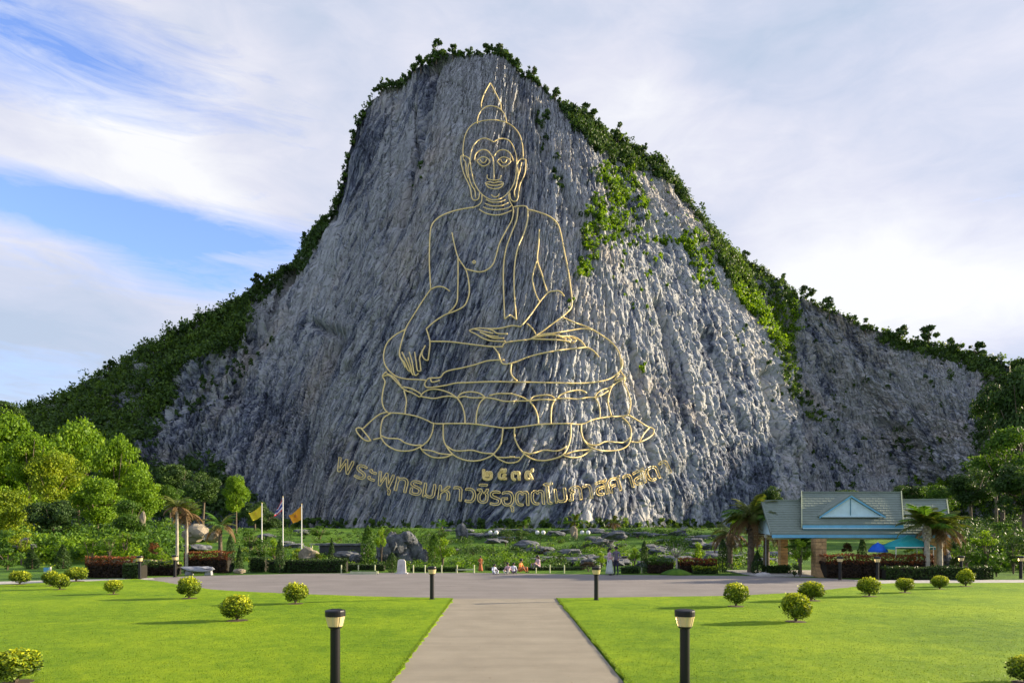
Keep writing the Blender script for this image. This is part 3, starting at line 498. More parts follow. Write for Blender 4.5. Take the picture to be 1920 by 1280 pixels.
# ---------------------------------------------------------------- golden outline figure on the cliff
def resample(pts, step=3.0):
    pts = smooth_pl(pts, 8); out = [pts[0]]; acc = 0
    for a, b_ in zip(pts[:-1], pts[1:]):
        acc += (b_-a).length
        if acc >= step: out.append(b_); acc = 0
    if (out[-1]-pts[-1]).length > .5: out.append(pts[-1])
    return [(p.x, p.y) for p in out]
CROP = {'A': (780, 130, 4.572), 'B': (700, 370, 4.0), 'C': (640, 560, 4.0), 'D': (940, 560, 4.0)}
def PL(c, s_):
    ox, oy, k = CROP[c]; return [(ox+float(a)/k, oy+float(b_)/k) for a, b_ in (q.split(',') for q in s_.split())]
def sharp(segs, c):
    out = []
    for s_ in segs: out.append(PL(c, s_))
    return out
LINES = {
 'flame_finial': [('A', '635,118 600,180 575,235 560,290 560,330'), ('A', '638,118 680,200 710,260 726,300 728,345')],
 'topknot': [('A', '525,465 528,420 545,375 580,335 630,315 690,325 735,355 765,400 775,455')],
 'hair_outline': [('A', '405,760 403,680 418,580 450,510 500,465 560,445 640,435 710,440 790,465 850,510 890,570 912,650 920,775')],
 'face_outline': [('A', '665,625 630,605 590,592 540,605 500,645 475,700 465,780 475,870 495,960 530,1030 580,1085 650,1120 720,1110 780,1070 825,1010 850,940 860,860 862,760 845,690 810,625 770,600 720,595 690,608 665,625')],
 'eyebrow': [('A', '500,780 510,730 540,700 580,690 620,705 655,750'), ('A', '670,745 700,705 740,690 790,705 820,745 835,790')],
 'eye': [('A', '520,785 560,755 600,757 635,790 610,820 575,832 545,815 520,785'), ('A', '695,790 725,760 765,755 812,785 780,825 745,834 715,815 695,790'), ('A', '552,775 562,796 578,803 594,796 604,775'), ('A', '727,775 737,796 752,803 768,796 778,775')],
 'nose': [('A', '655,750 665,800 668,880 668,960'), ('A', '612,905 608,925 620,942 650,950 700,950 722,938 728,912')],
 'mouth': [('A', '595,975 630,965 668,975 710,965 750,975 730,1010 690,1025 640,1020 610,1005 595,975'), ('A', '600,982 650,996 700,996 745,982')],
 'chin': [('A', '645,1075 670,1095 700,1090 712,1070')],
 'ear': [('A', '385,745 385,790 400,860 420,920 450,980 470,1040 478,1100 500,1125 535,1110 545,1060'), ('A', '385,742 430,748 462,780 445,850 455,930 480,1000 505,1040 510,1100'), ('A', '405,770 425,800 430,870 445,930'),
         ('A', '940,775 940,820 935,880 915,940 890,990 880,1060 868,1120 840,1135 810,1110 803,1060'), ('A', '862,820 880,785 905,768 938,775'), ('A', '905,800 890,870 870,930 858,1000 842,1050 850,1100'), ('A', '868,840 875,900 866,960')],
 'neck': [('A', '565,1080 562,1130 535,1165 480,1190'), ('A', '795,1070 800,1120 828,1175'), ('A', '600,1115 650,1140 720,1137 765,1120'), ('A', '590,1150 650,1172 730,1170 790,1145'), ('A', '575,1180 620,1198 700,1204 780,1192 815,1172'), ('A', '540,1200 600,1235 680,1250 750,1240 820,1210')],
 'shoulder_and_arm': [('B', '755,74 660,90 580,110 500,145 450,190 430,240 422,350 420,480 425,600 430,690'), ('B', '430,690 480,670 530,675 575,705'), ('B', '430,690 380,760 310,870 250,970 225,1040 205,1110 195,1180 220,1230 240,1275'),
         ('B', '590,265 605,340 635,450 690,535 710,600 720,680 715,740 685,810 620,850 540,880 460,930 397,985'), ('B', '635,450 635,600 633,700 628,780 600,830 565,862'),
         ('B', '1155,90 1250,115 1330,150 1385,205 1410,290 1435,420 1460,540 1480,680 1490,790 1475,840 1415,895'), ('B', '1245,240 1240,350 1230,470 1265,580 1300,700'), ('B', '1225,480 1195,590 1200,660 1220,730 1245,780'),
         ('B', '1105,970 1180,880 1250,780 1310,715 1350,703 1400,705 1430,740'), ('B', '1415,895 1340,950 1260,1010 1180,1060')],
 'robe': [('B', '690,535 740,550 800,560 850,545 895,505 920,440 945,350 990,260 1035,180 1050,120 1048,72'), ('B', '755,475 768,486 755,497 744,486 755,475')],
 'sash': [('B', '1045,75 1080,68 1130,65 1155,80 1158,130 1155,180 1130,270 1090,360 1065,470 1055,600 1060,760 1072,915'), ('B', '1072,915 1025,880'), ('B', '1025,880 985,912'), ('B', '985,912 980,780 975,600 980,480 1000,370 1040,260 1075,170 1085,80')],
 'hand': [('B', '397,985 415,1040 425,1090 420,1150 410,1222'), ('B', '410,1222 385,1215 365,1180 370,1150 390,1110'), ('C', '435,400 450,450 475,480 500,535 520,545'), ('C', '455,400 490,470 515,530 540,575'), ('C', '510,400 530,470 550,572 578,560'), ('C', '550,400 562,480 572,540 597,540'), ('C', '612,380 588,440 592,490 597,540'), ('C', '500,440 520,500 530,550'),
          ('B', '1105,970 1040,962 960,980 880,985 800,980 760,985 720,1000 770,1025 820,1055 880,1075 960,1080 990,1078'), ('B', '760,988 830,1005 900,1020'), ('B', '800,1010 860,1035 940,1045'), ('B', '840,1030 900,1055 980,1055'), ('B', '860,985 900,1000 930,1020 1008,1024'), ('B', '1150,945 1190,980 1220,1030')],
 'leg': [('B', '425,1080 560,1082 680,1095 800,1110 900,1120 970,1118'), ('B', '970,1118 988,1090 1080,1075 1180,1062 1260,1030 1350,1018 1450,1002 1560,985 1640,990'), ('B', '1415,895 1500,935 1600,970 1650,995 1730,1045 1800,1100 1845,1170 1862,1270'), ('D', '905,450 908,500 880,550 810,600 720,622 600,632 400,630 200,625 0,622'),
         ('B', '900,1120 935,1165 950,1215 980,1250 1060,1235 1150,1200 1260,1170 1400,1145 1540,1130 1600,1125 1650,1150 1690,1195'), ('C', '480,230 400,275 345,330 320,400 320,470 350,530 410,580 480,600 560,605 640,610'), ('C', '640,610 625,640 650,665 780,650 860,632 960,628 1100,622 1200,622'),
         ('C', '640,610 660,595 740,590 770,555 820,535 900,520 1000,495 1100,465 1220,458'), ('D', '75,490 70,550 90,590 120,615')],
 'foot': [('B', '1180,1062 1300,1065 1400,1070 1480,1085'), ('B', '1230,1045 1340,1030 1400,1040 1500,1045 1560,1080 1592,1125'), ('B', '1400,1045 1445,1062 1430,1080'), ('B', '1450,1045 1485,1068 1460,1085'), ('B', '1490,1048 1522,1072 1495,1090'), ('C', '670,600 680,625 740,612')],
 'upper_lotus': [('C', '340,545 308,580 328,620 315,680 305,760 320,820 350,855'), ('C', '312,582 360,575 410,620 470,680 530,705 590,738'), ('C', '340,560 400,590 450,655'), ('C', '460,660 530,675 600,715'), ('C', '470,690 488,760 482,820 478,862'),
         ('C', '590,738 620,700 680,678 750,685 820,710 870,745'), ('C', '590,730 640,740 700,747 760,735 820,730 870,745'), ('C', '870,745 905,800 925,870 928,935'), ('C', '870,745 900,710 970,697 1040,710 1080,740'), ('C', '870,745 920,732 980,742 1080,740'),
         ('C', '1080,740 1040,780 1015,860 1010,940'), ('C', '1080,740 1150,750 1220,768 1300,768'), ('C', '1110,725 1180,710 1280,711'), ('D', '890,540 930,595 920,630 950,700 970,780 955,862'), ('D', '930,597 880,620 850,640 800,670 760,680 715,710 702,742'), ('D', '885,560 850,610 890,600 925,590'), ('D', '840,640 815,690 800,770 815,840 825,875'),
         ('D', '702,740 750,722 800,690'), ('D', '702,740 730,790 740,850 738,890'), ('D', '415,750 450,715 520,692 590,685 640,705'), ('D', '415,750 480,745 570,752 640,740 702,740'), ('D', '405,750 380,800 372,870 372,935'), ('D', '210,765 240,735 310,722 370,725 405,750'), ('D', '210,765 300,755 405,760'),
         ('D', '80,712 150,735 210,765'), ('D', '0,711 80,712'), ('D', '100,766 210,765'), ('D', '210,765 250,820 272,880 278,940')],
 'lotus_band': [('C', '350,855 450,860 560,880 640,910 700,935 820,935 928,935 1010,940 1120,955 1210,968'), ('D', '10,968 100,965 280,942 372,938 500,935 600,940 690,905 800,885 900,880 952,870')],
 'lotus_tip': [('C', '350,848 290,865 230,910 165,972'), ('C', '165,972 120,968 112,990 150,1040 190,1065 222,1063'), ('C', '150,972 190,1020 222,1063'), ('C', '240,1055 300,1042'), ('D', '955,870 1020,910 1090,955 1140,975 1140,1010 1100,1045 1030,1075 970,1070'), ('D', '1108,968 1070,1010 1035,1070')],
 'lower_lotus_petal': [('C', '370,860 320,890 300,940 295,1020 320,1075 370,1115 430,1138 500,1140 550,1130 590,1110 640,1075 675,1020 690,960 690,930'), ('C', '300,1025 350,1045 430,1050 480,1080 550,1098 600,1095'), ('C', '590,1110 620,1150 680,1185 740,1192 790,1185 835,1165'), ('C', '600,1130 680,1140 740,1160 830,1168'),
         ('C', '765,940 765,1040 785,1100 835,1165 900,1200 970,1215 1040,1210 1100,1190 1140,1165 1190,1100 1205,1040 1212,970'), ('C', '790,1100 840,1135 900,1140 980,1135 1060,1155 1140,1160'), ('C', '1140,1165 1180,1200 1240,1228 1300,1228'), ('C', '1160,1185 1220,1190 1300,1185'),
         ('D', '905,885 950,930 972,980 970,1040 950,1095 890,1130 800,1140 720,1132 660,1105 620,1060 600,1000 600,940'), ('D', '615,1055 660,1090 720,1095 780,1070 860,1075 920,1075 965,1040'), ('D', '460,1165 480,1180 540,1190 600,1180 650,1150 680,1125'), ('D', '480,1165 560,1140 680,1130'),
         ('D', '100,965 100,1040 130,1110 170,1160 230,1200 310,1212 390,1200 460,1170 500,1110 520,1030 520,940'), ('D', '160,1145 220,1160 320,1135 420,1140 490,1105'), ('D', '100,1226 130,1215 170,1165'), ('D', '60,1180 100,1188 140,1190')],
}
fig = thing('buddha_outline', 'golden line outline of a seated Buddha on a lotus base fixed to the cliff face', 'monument', (0, 158, 20))
bpy.context.view_layer.update()
FI = fig.matrix_world.inverted()
for nm, ls in LINES.items():
    for c, s_ in ls:
        p = on_rock(resample(PL(c, s_)))
        if len(p) < 2: continue
        MB().tube([FI @ q for q in p], .19 if c != 'A' else .165, 6).build(nm, M['gold'], fig, True)
# lettering: (character, centre px, centre py, tilt in degrees, height px)
def glyph_lines(ch):
    return [[tuple(map(float, q.split(','))) for q in l.split()] for l in GLYPH[ch]]
def letter(ch, px, py, rot, hgt, root, rad, wk=1.0, dx=0, dy=0):
    L = glyph_lines(ch); b0 = 56.0
    xs_ = [p[0] for l in L for p in l]; cx_ = (min(xs_)+max(xs_))/2; mb = MB(); k = hgt/b0; c, s2 = math.cos(R(rot)), math.sin(R(rot))
    for l in L:
        pts = []
        for x, y in l:
            gx_, gy_ = (x-cx_)*k*wk+dx, -(y-28)*k+dy
            pts.append((px+gx_*c-gy_*s2, py+gx_*s2+gy_*c))
        q = on_rock(pts, .35); mb.tube([root.matrix_world.inverted() @ a for a in q], rad, 4, closed=True)
    return mb.build('letter', M['gold'], root)
ins = thing('cliff_inscription', 'curved line of golden Thai outline letters under the lotus base', 'inscription', (0, 160, 12))
num = thing('year_numerals', 'four golden Thai numerals above the curved inscription', 'numerals', (0, 160, 14))
bpy.context.view_layer.update()
LET = [('พ', 646, 873, 17), ('ร', 677, 884, 17), ('ะ', 698, 890, 16), ('พ', 722, 899, 15), ('ท', 753, 908, 13), ('ธ', 780, 914, 10), ('ม', 805, 919, 9), ('ห', 833, 923, 7), ('า', 858, 925, 5), ('ว', 882, 928, 4), ('ช', 905, 929, 2),
       ('ร', 929, 933, 1), ('อ', 952, 934, 0), ('ต', 979, 934, -1), ('ต', 1008, 932, -3), ('โ', 1029, 931, -5), ('ม', 1051, 928, -7), ('ภ', 1078, 924, -8), ('า', 1102, 921, -10), ('ส', 1128, 914, -14), ('ศ', 1153, 908, -15), ('า', 1178, 902, -17), ('ส', 1199, 894, -19), ('ด', 1223, 887, -22), ('า', 1247, 876, -26)]
for ch, x, y, r_ in LET: letter(ch, x, y, r_, 26.5, ins, .135, 1.06)
letter('ุ', 728, 924, 13, 30, ins, .12, .9, 0, -26); letter('ุ', 960, 956, 0, 30, ins, .12, .9, 0, -26); letter('ิ', 906, 908, 2, 26, ins, .12, .8, 0, 19)
for ch, x, y in (('๒', 914, 890), ('๕', 942, 889), ('๓', 967, 890), ('๙', 992, 889)): letter(ch, x, y, 0, 18.5, num, .22, 1.05).name = 'numeral'
# ---------------------------------------------------------------- foliage
def cards(centers, size, seed, flat=0.0, normals=None, aspect=1.0, bend=.0):
    """one small leaf or leaf clump (a folded quad) per centre"""
    r = np.random.RandomState(seed); n = len(centers); c = np.asarray(centers, np.float32)
    a = r.normal(size=(n, 3)); 
    if normals is not None: a = a*.75+np.asarray(normals)*1.0
    a[:, 2] *= (1-flat); a /= np.linalg.norm(a, axis=1, keepdims=True)+1e-9        # leaf normal
    b_ = r.normal(size=(n, 3)); u_ = np.cross(a, b_); u_ /= np.linalg.norm(u_, axis=1, keepdims=True)+1e-9; v_ = np.cross(a, u_)
    s_ = (size*r.uniform(.6, 1.4, n))[:, None]; u_ = u_*s_; v_ = v_*s_*.62*aspect
    V = np.stack([c-u_, c-v_*.9+u_*.05, c+u_, c+v_], 1)
    return V.reshape(-1, 3), np.arange(n*4).reshape(-1, 4)
def blob_points(n, blobs, r, shell=.45):
    """points in the outer part of random blobs (x, y, z, radius, squash)"""
    bl = np.array(blobs, float); wts = bl[:, 3]**2; k = r.choice(len(bl), n, p=wts/wts.sum())
    d_ = r.normal(size=(n, 3)); d_ /= np.linalg.norm(d_, axis=1, keepdims=True); rr = (shell+(1-shell)*r.rand(n)**.6)*bl[k, 3]*(1+r.normal(0, .07, n))
    p = d_*rr[:, None]; p[:, 2] *= bl[k, 4]
    return bl[k, :3]+p, d_, k
def crown_mesh(name, seed, R_, hz, mat_, n=7000, leaf=.16, nb=16, shape='round'):
    r = np.random.RandomState(seed); blobs = []
    for i in range(nb):
        a = r.rand()*6.283; q = r.rand()**.6; z = r.uniform(-1, 1)
        if shape == 'round': rad = R_*.68*math.sqrt(max(.05, 1-z*z))*q
        elif shape == 'spread': rad = R_*.8*math.sqrt(max(.05, 1-z*z*.8))*q
        else: rad = R_*.55*(1-(z+1)*.35)*q
        blobs.append((rad*math.cos(a), rad*math.sin(a), z*hz*.72, R_*r.uniform(.15, .38), r.uniform(.6, 1.0)))
    p, d_, k = blob_points(n, blobs, r); vb = r.rand(nb)
    V, Fq = cards(p, leaf, seed+1, .15, d_)
    v = np.clip(.5+(vb[k]-.5)*.45+r.normal(0, .2, n), 0, 1)
    return npmesh(name, V, Fq, mat_, v=np.repeat(v, 4))
def trunk_mesh(name, seed, h, r0, spread, mat_, lean=.05):
    r = random.Random(seed); mb = MB(); top = Vector((r.uniform(-1, 1)*lean*h, r.uniform(-1, 1)*lean*h, h*.62))
    main = [Vector((0, 0, -.3)), Vector((top.x*.2, top.y*.3, h*.18)), Vector((top.x*.7, top.y*.5, h*.4)), top]
    mb.tube(main, [r0*1.25, r0, r0*.8, r0*.6], 8)
    for i in range(6):
        a = i*1.05+r.random(); e = Vector((math.cos(a)*spread*r.uniform(.5, .9), math.sin(a)*spread*r.uniform(.5, .9), h*r.uniform(.72, .95)))
        s_ = main[2].lerp(top, r.random()); mid = s_.lerp(e, .5)+Vector((0, 0, -h*.03)); mb.tube([s_, mid, e], [r0*.45, r0*.3, r0*.1], 5)
    me = bpy.data.meshes.new(name); me.from_pydata(mb.V, [], mb.F); me.materials.append(mat_); me.polygons.foreach_set('use_smooth', [True]*len(mb.F)); me.update(); return me
CR = {}
for i in range(3):
    CR['bright', i] = crown_mesh('crown', 100+i, 5, 4.6, M['leaf_bright'], 12000, .17, 44)
    CR['mid', i] = crown_mesh('crown', 110+i, 5, 4.2, M['leaf_mid'], 9000, .18, 36)
    CR['dark', i] = crown_mesh('crown', 120+i, 5, 3.8, M['leaf_dark'], 9000, .20, 34, 'spread')
for i in range(2): CR['yellow', i] = crown_mesh('crown', 130+i, 5, 4.2, M['leaf_yellow'], 9000, .16, 40)
TRK = [trunk_mesh('trunk', 60+i, 9, .26, 3.4, M['bark']) for i in range(3)]
def tree(label, kind, px, y, top_py, half_px, group=None, var=0, squash=None, trunk=True, rz=None, base=None):
    base = gz(y) if base is None else base
    top = H+(HY-top_py)/F*y; rad = half_px/F*y
    s_ = rad/5.2; hc = (CRZ[kind]*s_) * (squash or 1)
    hh = max(top-base, 1.2); cz = hh-hc
    root = thing('broadleaf_tree', label, 'tree', (at(px, y).x, y, base), rz if rz is not None else rnd.random()*6.28, group)
    c = link('crown', CR[kind, var % (2 if kind == 'yellow' else 3)], root, (0, 0, cz)); c.scale = (s_, s_, s_*(squash or 1))
    if trunk:
        t_ = link('trunk', TRK[var % 3], root); t_.scale = (s_, s_, max(.3, (cz+hc*.2)/7.5))
    return root
CRZ = {'bright': 5.0, 'mid': 4.7, 'dark': 4.3, 'yellow': 4.7}

# big trees on the left
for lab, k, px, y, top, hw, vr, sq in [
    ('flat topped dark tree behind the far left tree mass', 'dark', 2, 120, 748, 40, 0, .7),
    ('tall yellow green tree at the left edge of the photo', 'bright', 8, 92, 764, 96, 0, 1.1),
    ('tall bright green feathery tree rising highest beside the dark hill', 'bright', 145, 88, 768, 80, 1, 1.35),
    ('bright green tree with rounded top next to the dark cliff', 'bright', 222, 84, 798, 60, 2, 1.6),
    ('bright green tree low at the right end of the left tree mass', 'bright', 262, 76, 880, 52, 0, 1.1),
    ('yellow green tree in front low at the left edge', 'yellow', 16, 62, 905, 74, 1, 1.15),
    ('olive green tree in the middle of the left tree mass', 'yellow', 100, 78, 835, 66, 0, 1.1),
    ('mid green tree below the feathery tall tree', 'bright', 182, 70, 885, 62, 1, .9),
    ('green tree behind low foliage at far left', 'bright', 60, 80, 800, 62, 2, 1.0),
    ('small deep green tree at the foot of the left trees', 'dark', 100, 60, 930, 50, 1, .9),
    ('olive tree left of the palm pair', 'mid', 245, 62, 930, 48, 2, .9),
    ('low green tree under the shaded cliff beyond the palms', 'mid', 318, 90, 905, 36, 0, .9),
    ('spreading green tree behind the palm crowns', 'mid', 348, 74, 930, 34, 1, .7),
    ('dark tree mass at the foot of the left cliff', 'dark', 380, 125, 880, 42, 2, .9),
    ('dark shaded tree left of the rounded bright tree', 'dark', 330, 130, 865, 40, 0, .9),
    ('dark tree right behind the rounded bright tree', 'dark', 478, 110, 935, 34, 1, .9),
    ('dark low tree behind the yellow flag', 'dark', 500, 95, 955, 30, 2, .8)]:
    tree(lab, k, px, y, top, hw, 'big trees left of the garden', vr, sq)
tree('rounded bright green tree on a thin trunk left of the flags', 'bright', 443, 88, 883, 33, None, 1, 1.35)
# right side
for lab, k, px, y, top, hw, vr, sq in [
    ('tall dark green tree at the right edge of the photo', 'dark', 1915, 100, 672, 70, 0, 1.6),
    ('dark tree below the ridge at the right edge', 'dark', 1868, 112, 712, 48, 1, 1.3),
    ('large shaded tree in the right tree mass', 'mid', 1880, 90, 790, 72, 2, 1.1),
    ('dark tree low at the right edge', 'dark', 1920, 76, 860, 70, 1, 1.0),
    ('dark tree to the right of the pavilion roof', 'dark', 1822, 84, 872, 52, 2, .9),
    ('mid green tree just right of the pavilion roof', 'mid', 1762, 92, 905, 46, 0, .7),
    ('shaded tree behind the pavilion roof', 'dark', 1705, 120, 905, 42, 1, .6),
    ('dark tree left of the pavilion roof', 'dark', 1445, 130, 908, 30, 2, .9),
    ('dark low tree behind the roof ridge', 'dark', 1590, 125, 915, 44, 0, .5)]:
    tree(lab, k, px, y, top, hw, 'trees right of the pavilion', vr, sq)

# mountain vegetation: one mass, clumps of leaves rooted on the rock
VEG = [  # polygon in photo px, clumps, material slot (0 hill, 1 bright, 2 dark), clump radius range
    ([(-120, 790), (40, 765), (130, 735), (190, 695), (260, 648), (330, 610), (400, 578), (450, 555), (470, 600), (440, 650), (400, 662), (340, 690), (330, 745), (285, 792), (250, 835), (100, 860), (-120, 900)], 2700, 0, (1.5, 3.4)),
    ([(-120, 830), (100, 800), (240, 770), (300, 800), (290, 880), (400, 900), (470, 960), (250, 975), (-120, 980)], 900, 2, (1.5, 3.2)),
    ([(440, 560), (500, 515), (550, 480), (580, 440), (612, 400), (625, 330), (645, 290), (650, 340), (632, 400), (600, 450), (575, 500), (540, 535), (480, 570)], 260, 2, (.9, 2.0)),
    ([(290, 900), (350, 850), (420, 870), (480, 930), (470, 985), (290, 985)], 200, 2, (1.2, 2.4)),
    ([(1040, 160), (1130, 215), (1200, 250), (1260, 300), (1300, 370), (1322, 430), (1296, 395), (1255, 345), (1210, 320), (1170, 310), (1120, 285), (1085, 250), (1060, 215)], 560, 2, (1.2, 2.8)),
    ([(1125, 305), (1185, 310), (1195, 350), (1175, 410), (1150, 450), (1110, 475), (1090, 455), (1100, 400), (1120, 360)], 170, 1, (.7, 2.2)),
    ([(1110, 300), (1200, 310), (1215, 380), (1180, 440), (1100, 480), (1080, 430)], 90, 2, (.7, 2.0)),
    ([(1085, 480), (1118, 480), (1115, 515), (1085, 520)], 22, 1, (.8, 1.5)),
    ([(1190, 370), (1215, 380), (1220, 410), (1190, 410)], 16, 1, (.8, 1.5)),
    ([(1235, 445), (1265, 445), (1262, 462), (1235, 462)], 12, 1, (.8, 1.4)),
    ([(1270, 430), (1320, 440), (1340, 500), (1350, 540), (1310, 535), (1290, 490), (1265, 470)], 130, 1, (.7, 1.5)),
    ([(1322, 425), (1400, 455), (1470, 495), (1500, 545), (1490, 570), (1440, 560), (1380, 545), (1345, 490)], 560, 0, (1.3, 2.8)),
    ([(1370, 530), (1420, 560), (1490, 570), (1500, 620), (1480, 665), (1450, 640), (1410, 590), (1380, 560)], 380, 1, (1.3, 2.8)),
    ([(1440, 620), (1490, 650), (1500, 720), (1560, 790), (1520, 790), (1470, 720)], 200, 0, (.9, 1.9)),
    ([(1640, 590), (1760, 630), (1830, 650), (1920, 660), (1990, 680), (1990, 740), (1860, 712), (1780, 676), (1650, 645)], 520, 0, (1.3, 2.6)),
    ([(1840, 690), (2050, 720), (2050, 985), (1780, 985), (1720, 960), (1800, 900), (1830, 800)], 900, 2, (1.5, 3.0)),
    ([(1500, 560), (1600, 600), (1700, 650), (1850, 720), (1850, 950), (1560, 985), (1500, 800)], 110, 2, (.8, 2.0)),
    ([(1700, 900), (1800, 900), (1860, 960), (1700, 980)], 90, 1, (1.2, 2.2)),
    ([(1000, 210), (1030, 210), (1040, 290), (1070, 360), (1050, 370), (1015, 290)], 26, 2, (.7, 1.4)),
    ([(762, 300), (792, 300), (790, 380), (768, 380)], 10, 2, (.5, 1.1)),
    ([(330, 640), (470, 590), (520, 640), (420, 760), (300, 800)], 110, 2, (.6, 1.5)),
    ([(1195, 680), (1215, 680), (1215, 695), (1195, 695)], 3, 1, (.7, 1.1)),
    ([(1060, 560), (1078, 560), (1078, 590), (1060, 590)], 3, 1, (.5, .8)),
    ([(1180, 320), (1250, 330), (1320, 440), (1350, 560), (1250, 540), (1180, 460)], 70, 1, (.5, 1.3)),
    ([(1350, 560), (1440, 640), (1500, 760), (1460, 780), (1380, 660)], 40, 0, (.5, 1.2)),
    ([(1100, 420), (1200, 440), (1300, 620), (1180, 600)], 26, 1, (.4, 1.0)),
    ([(480, 975), (1560, 978), (1560, 996), (480, 996)], 330, 0, (.4, 1.3)),
]
rg = np.random.RandomState(44); PXf, PYf, Pf = PX[:, :NR].ravel(), PY[:, :NR].ravel(), front.reshape(-1, 3)
NV = Nn[:, :NR].reshape(-1, 3)
allp = [[], [], []]; alln = [[], [], []]; allv = [[], [], []]
def clump(p, nrm, rad, k, nleaf):
    q = rg.normal(size=(nleaf, 3)); q /= np.linalg.norm(q, axis=1, keepdims=True); c = p+nrm*rad*.3+np.array([0, 0, rad*.2])
    lobes = c+rg.normal(0, rad*.42, (4, 3)); lr = rad*rg.uniform(.35, .75, 4); kk = rg.randint(0, 4, nleaf)
    pts = lobes[kk]+q*(lr[kk]*rg.uniform(.5, 1.1, nleaf))[:, None]
    allp[k].append(pts); alln[k].append(q); allv[k].append(np.clip(.5+rg.normal(0, .14)+rg.normal(0, .17, nleaf), 0, 1))
for poly, cnt, k, (r0, r1) in VEG:
    ins_ = np.where(inpoly(PXf, PYf, poly))[0]
    if not len(ins_): continue
    for j in rg.choice(ins_, cnt):
        clump(Pf[j], NV[j], rg.uniform(r0, r1)*.8, (2 if k == 0 and rg.rand() < .38 else k), 44 if r1 > 2 else 34)
# thin fringe along the crest
for i in range(30, P.shape[0]-30):
    x = PX[i, NR-1]
    dens_ = .16 if 640 < x < 1330 else .34
    if 870 < x < 905: dens_ = .05
    if rg.rand() < dens_*1.7: clump(P[i, NR-1], np.array([0, -.2, .5]), rg.uniform(.5, 1.7), 2 if rg.rand() < .7 else 0, 50)
for k, (nm, mt, lab) in enumerate((('hillside_woodland', 'leaf_hill', 'green woodland covering the left shoulder and outer ridges of the mountain'), ('bright_hill_shrubs', 'leaf_bright', 'bright shrubs growing in strips on the right side of the rock'), ('dark_hill_shrubs', 'leaf_dark', 'dark shrubs along the crest and in the gullies of the mountain'))):  # one leaf colour per slot: mid green, bright, dark
    pts = np.concatenate(allp[k]); V, Fq = cards(pts, .43, 70+k, .1, np.concatenate(alln[k])); tag(link(nm, npmesh(nm, V, Fq, M[mt], v=np.repeat(np.concatenate(allv[k]), 4))), lab, kind='stuff')
# crest trees one can tell apart
RTC = [crown_mesh('crown', 150+i, 2.2, 1.7, M['leaf_dark'], 420, .30, 8, 'spread') for i in range(3)]
RTT = trunk_mesh('trunk', 66, 5.0, .13, 1.6, M['bark'])
def crest_point(px):
    i = int(np.argmin(np.abs(PX[:, NR-1]-px))); return Vector(P[i, NR-1])
CT = [(205, 1.1, 'lone tree leaning over the left ridge'), (480, 1.2, 'flat crowned tree standing out on the left ridge'), (553, .9, 'small tree on the ridge left of the steep cliff edge'), (575, 1.0, 'bushy tree at the foot of the steep left edge'), (665, .8, 'small tree jutting from the upper left edge of the cliff'),
      (632, .7, 'little tree clinging to the left cliff edge'), (715, 1.1, 'bushy tree on the left shoulder of the summit'), (745, .8, 'tree on the slope left of the summit'), (790, 1.1, 'round tree left of the summit'), (818, 1.3, 'largest tree on the very summit'), (850, .9, 'pale green tree right of the largest summit tree'), (880, .8, 'low tree on the summit centre'),
      (915, 1.0, 'tree over the middle of the summit'), (940, 1.1, 'yellowish tree on the right of the summit'), (962, .9, 'tree where the summit begins to fall to the right'), (998, 1.1, 'dark tree on the right edge below the summit'), (1040, .9, 'pale tree above the steep right edge'), (1072, .9, 'light green tree on the right edge'),
      (1100, 1.3, 'big dark tree on the right shoulder'), (1125, .8, 'slim tree top on the right shoulder'), (1160, 1.2, 'dark tree on the upper right ridge'), (1205, 1.1, 'tree on the right ridge above the bright strip'), (1240, 1.1, 'tree on the steep right ridge'), (1285, .8, 'small tree low on the steep right ridge'),
      (1345, 1.2, 'tree at the notch behind the main cliff'), (1395, 1.2, 'bushy tree on the lower right ridge'), (1465, 1.3, 'lone tree top standing above the lower right ridge'), (1512, 1.1, 'tree on the ridge of the recessed cliff'), (1555, 1.1, 'thin tree on the recessed cliff crest'), (1622, .9, 'small tree on the recessed cliff crest'),
      (1690, 1.2, 'tree on the far right crest'), (1740, 1.3, 'spreading tree on the far right crest'), (1790, 1.2, 'light tree on the far right crest'), (1830, 1.1, 'tree on the falling far right crest')]
for i, (px, s_, lab) in enumerate(CT):
    p = crest_point(px); r_ = thing('ridge_tree', lab, 'tree', p-Vector((0, 0, 3.4 if px > 1500 else 2.2)), i*1.3, 'trees standing on the mountain crest', s_*(1.7 if px > 1500 else 1.15))
    link('crown', RTC[i % 3], r_, (0, 0, 3.4)); link('trunk', RTT, r_)

# low planting on the bank and under the left trees
rc = np.random.RandomState(91)
def planting(name, label, n_, box, mt, size, hmax, seed, thr=.0, per=46, card=.07):
    x0, x1, y0, y1 = box; P_, N_, V_ = [], [], []; k = 0
    while k < n_:
        y = y0+(y1-y0)*rc.rand(); px = rc.uniform(x0, x1); x = (px-CX)/F*y
        if vn(np.array([x/4.0]), np.array([y/5.0]), seed)[0] < thr: k += .25; continue
        k += 1; rad = rc.uniform(.4, 1)*size; q = rc.normal(size=(per, 3)); q /= np.linalg.norm(q, axis=1, keepdims=True)
        c = np.array([x, y, gz(y)+rc.uniform(.1, .8)*hmax]); pts = c+q*rad*rc.uniform(.5, 1.1, (per, 1))*np.array([1.15, 1, .75]); P_.append(pts); N_.append(q); V_.append(np.clip(.5+rc.normal(0, .16)+rc.normal(0, .17, per), 0, 1))
    p = np.concatenate(P_); V, Fq = cards(p, card, seed, 0, np.concatenate(N_)); tag(link(name, npmesh(name, V, Fq, M[mt], v=np.repeat(np.concatenate(V_), 4))), label, kind='stuff')
planting('ground_cover', 'mixed low green plants in patches over the garden bank', 1300, (440, 1500, 45, 100), 'leaf_mid', .6, .45, 92, -.02, 36, .08)
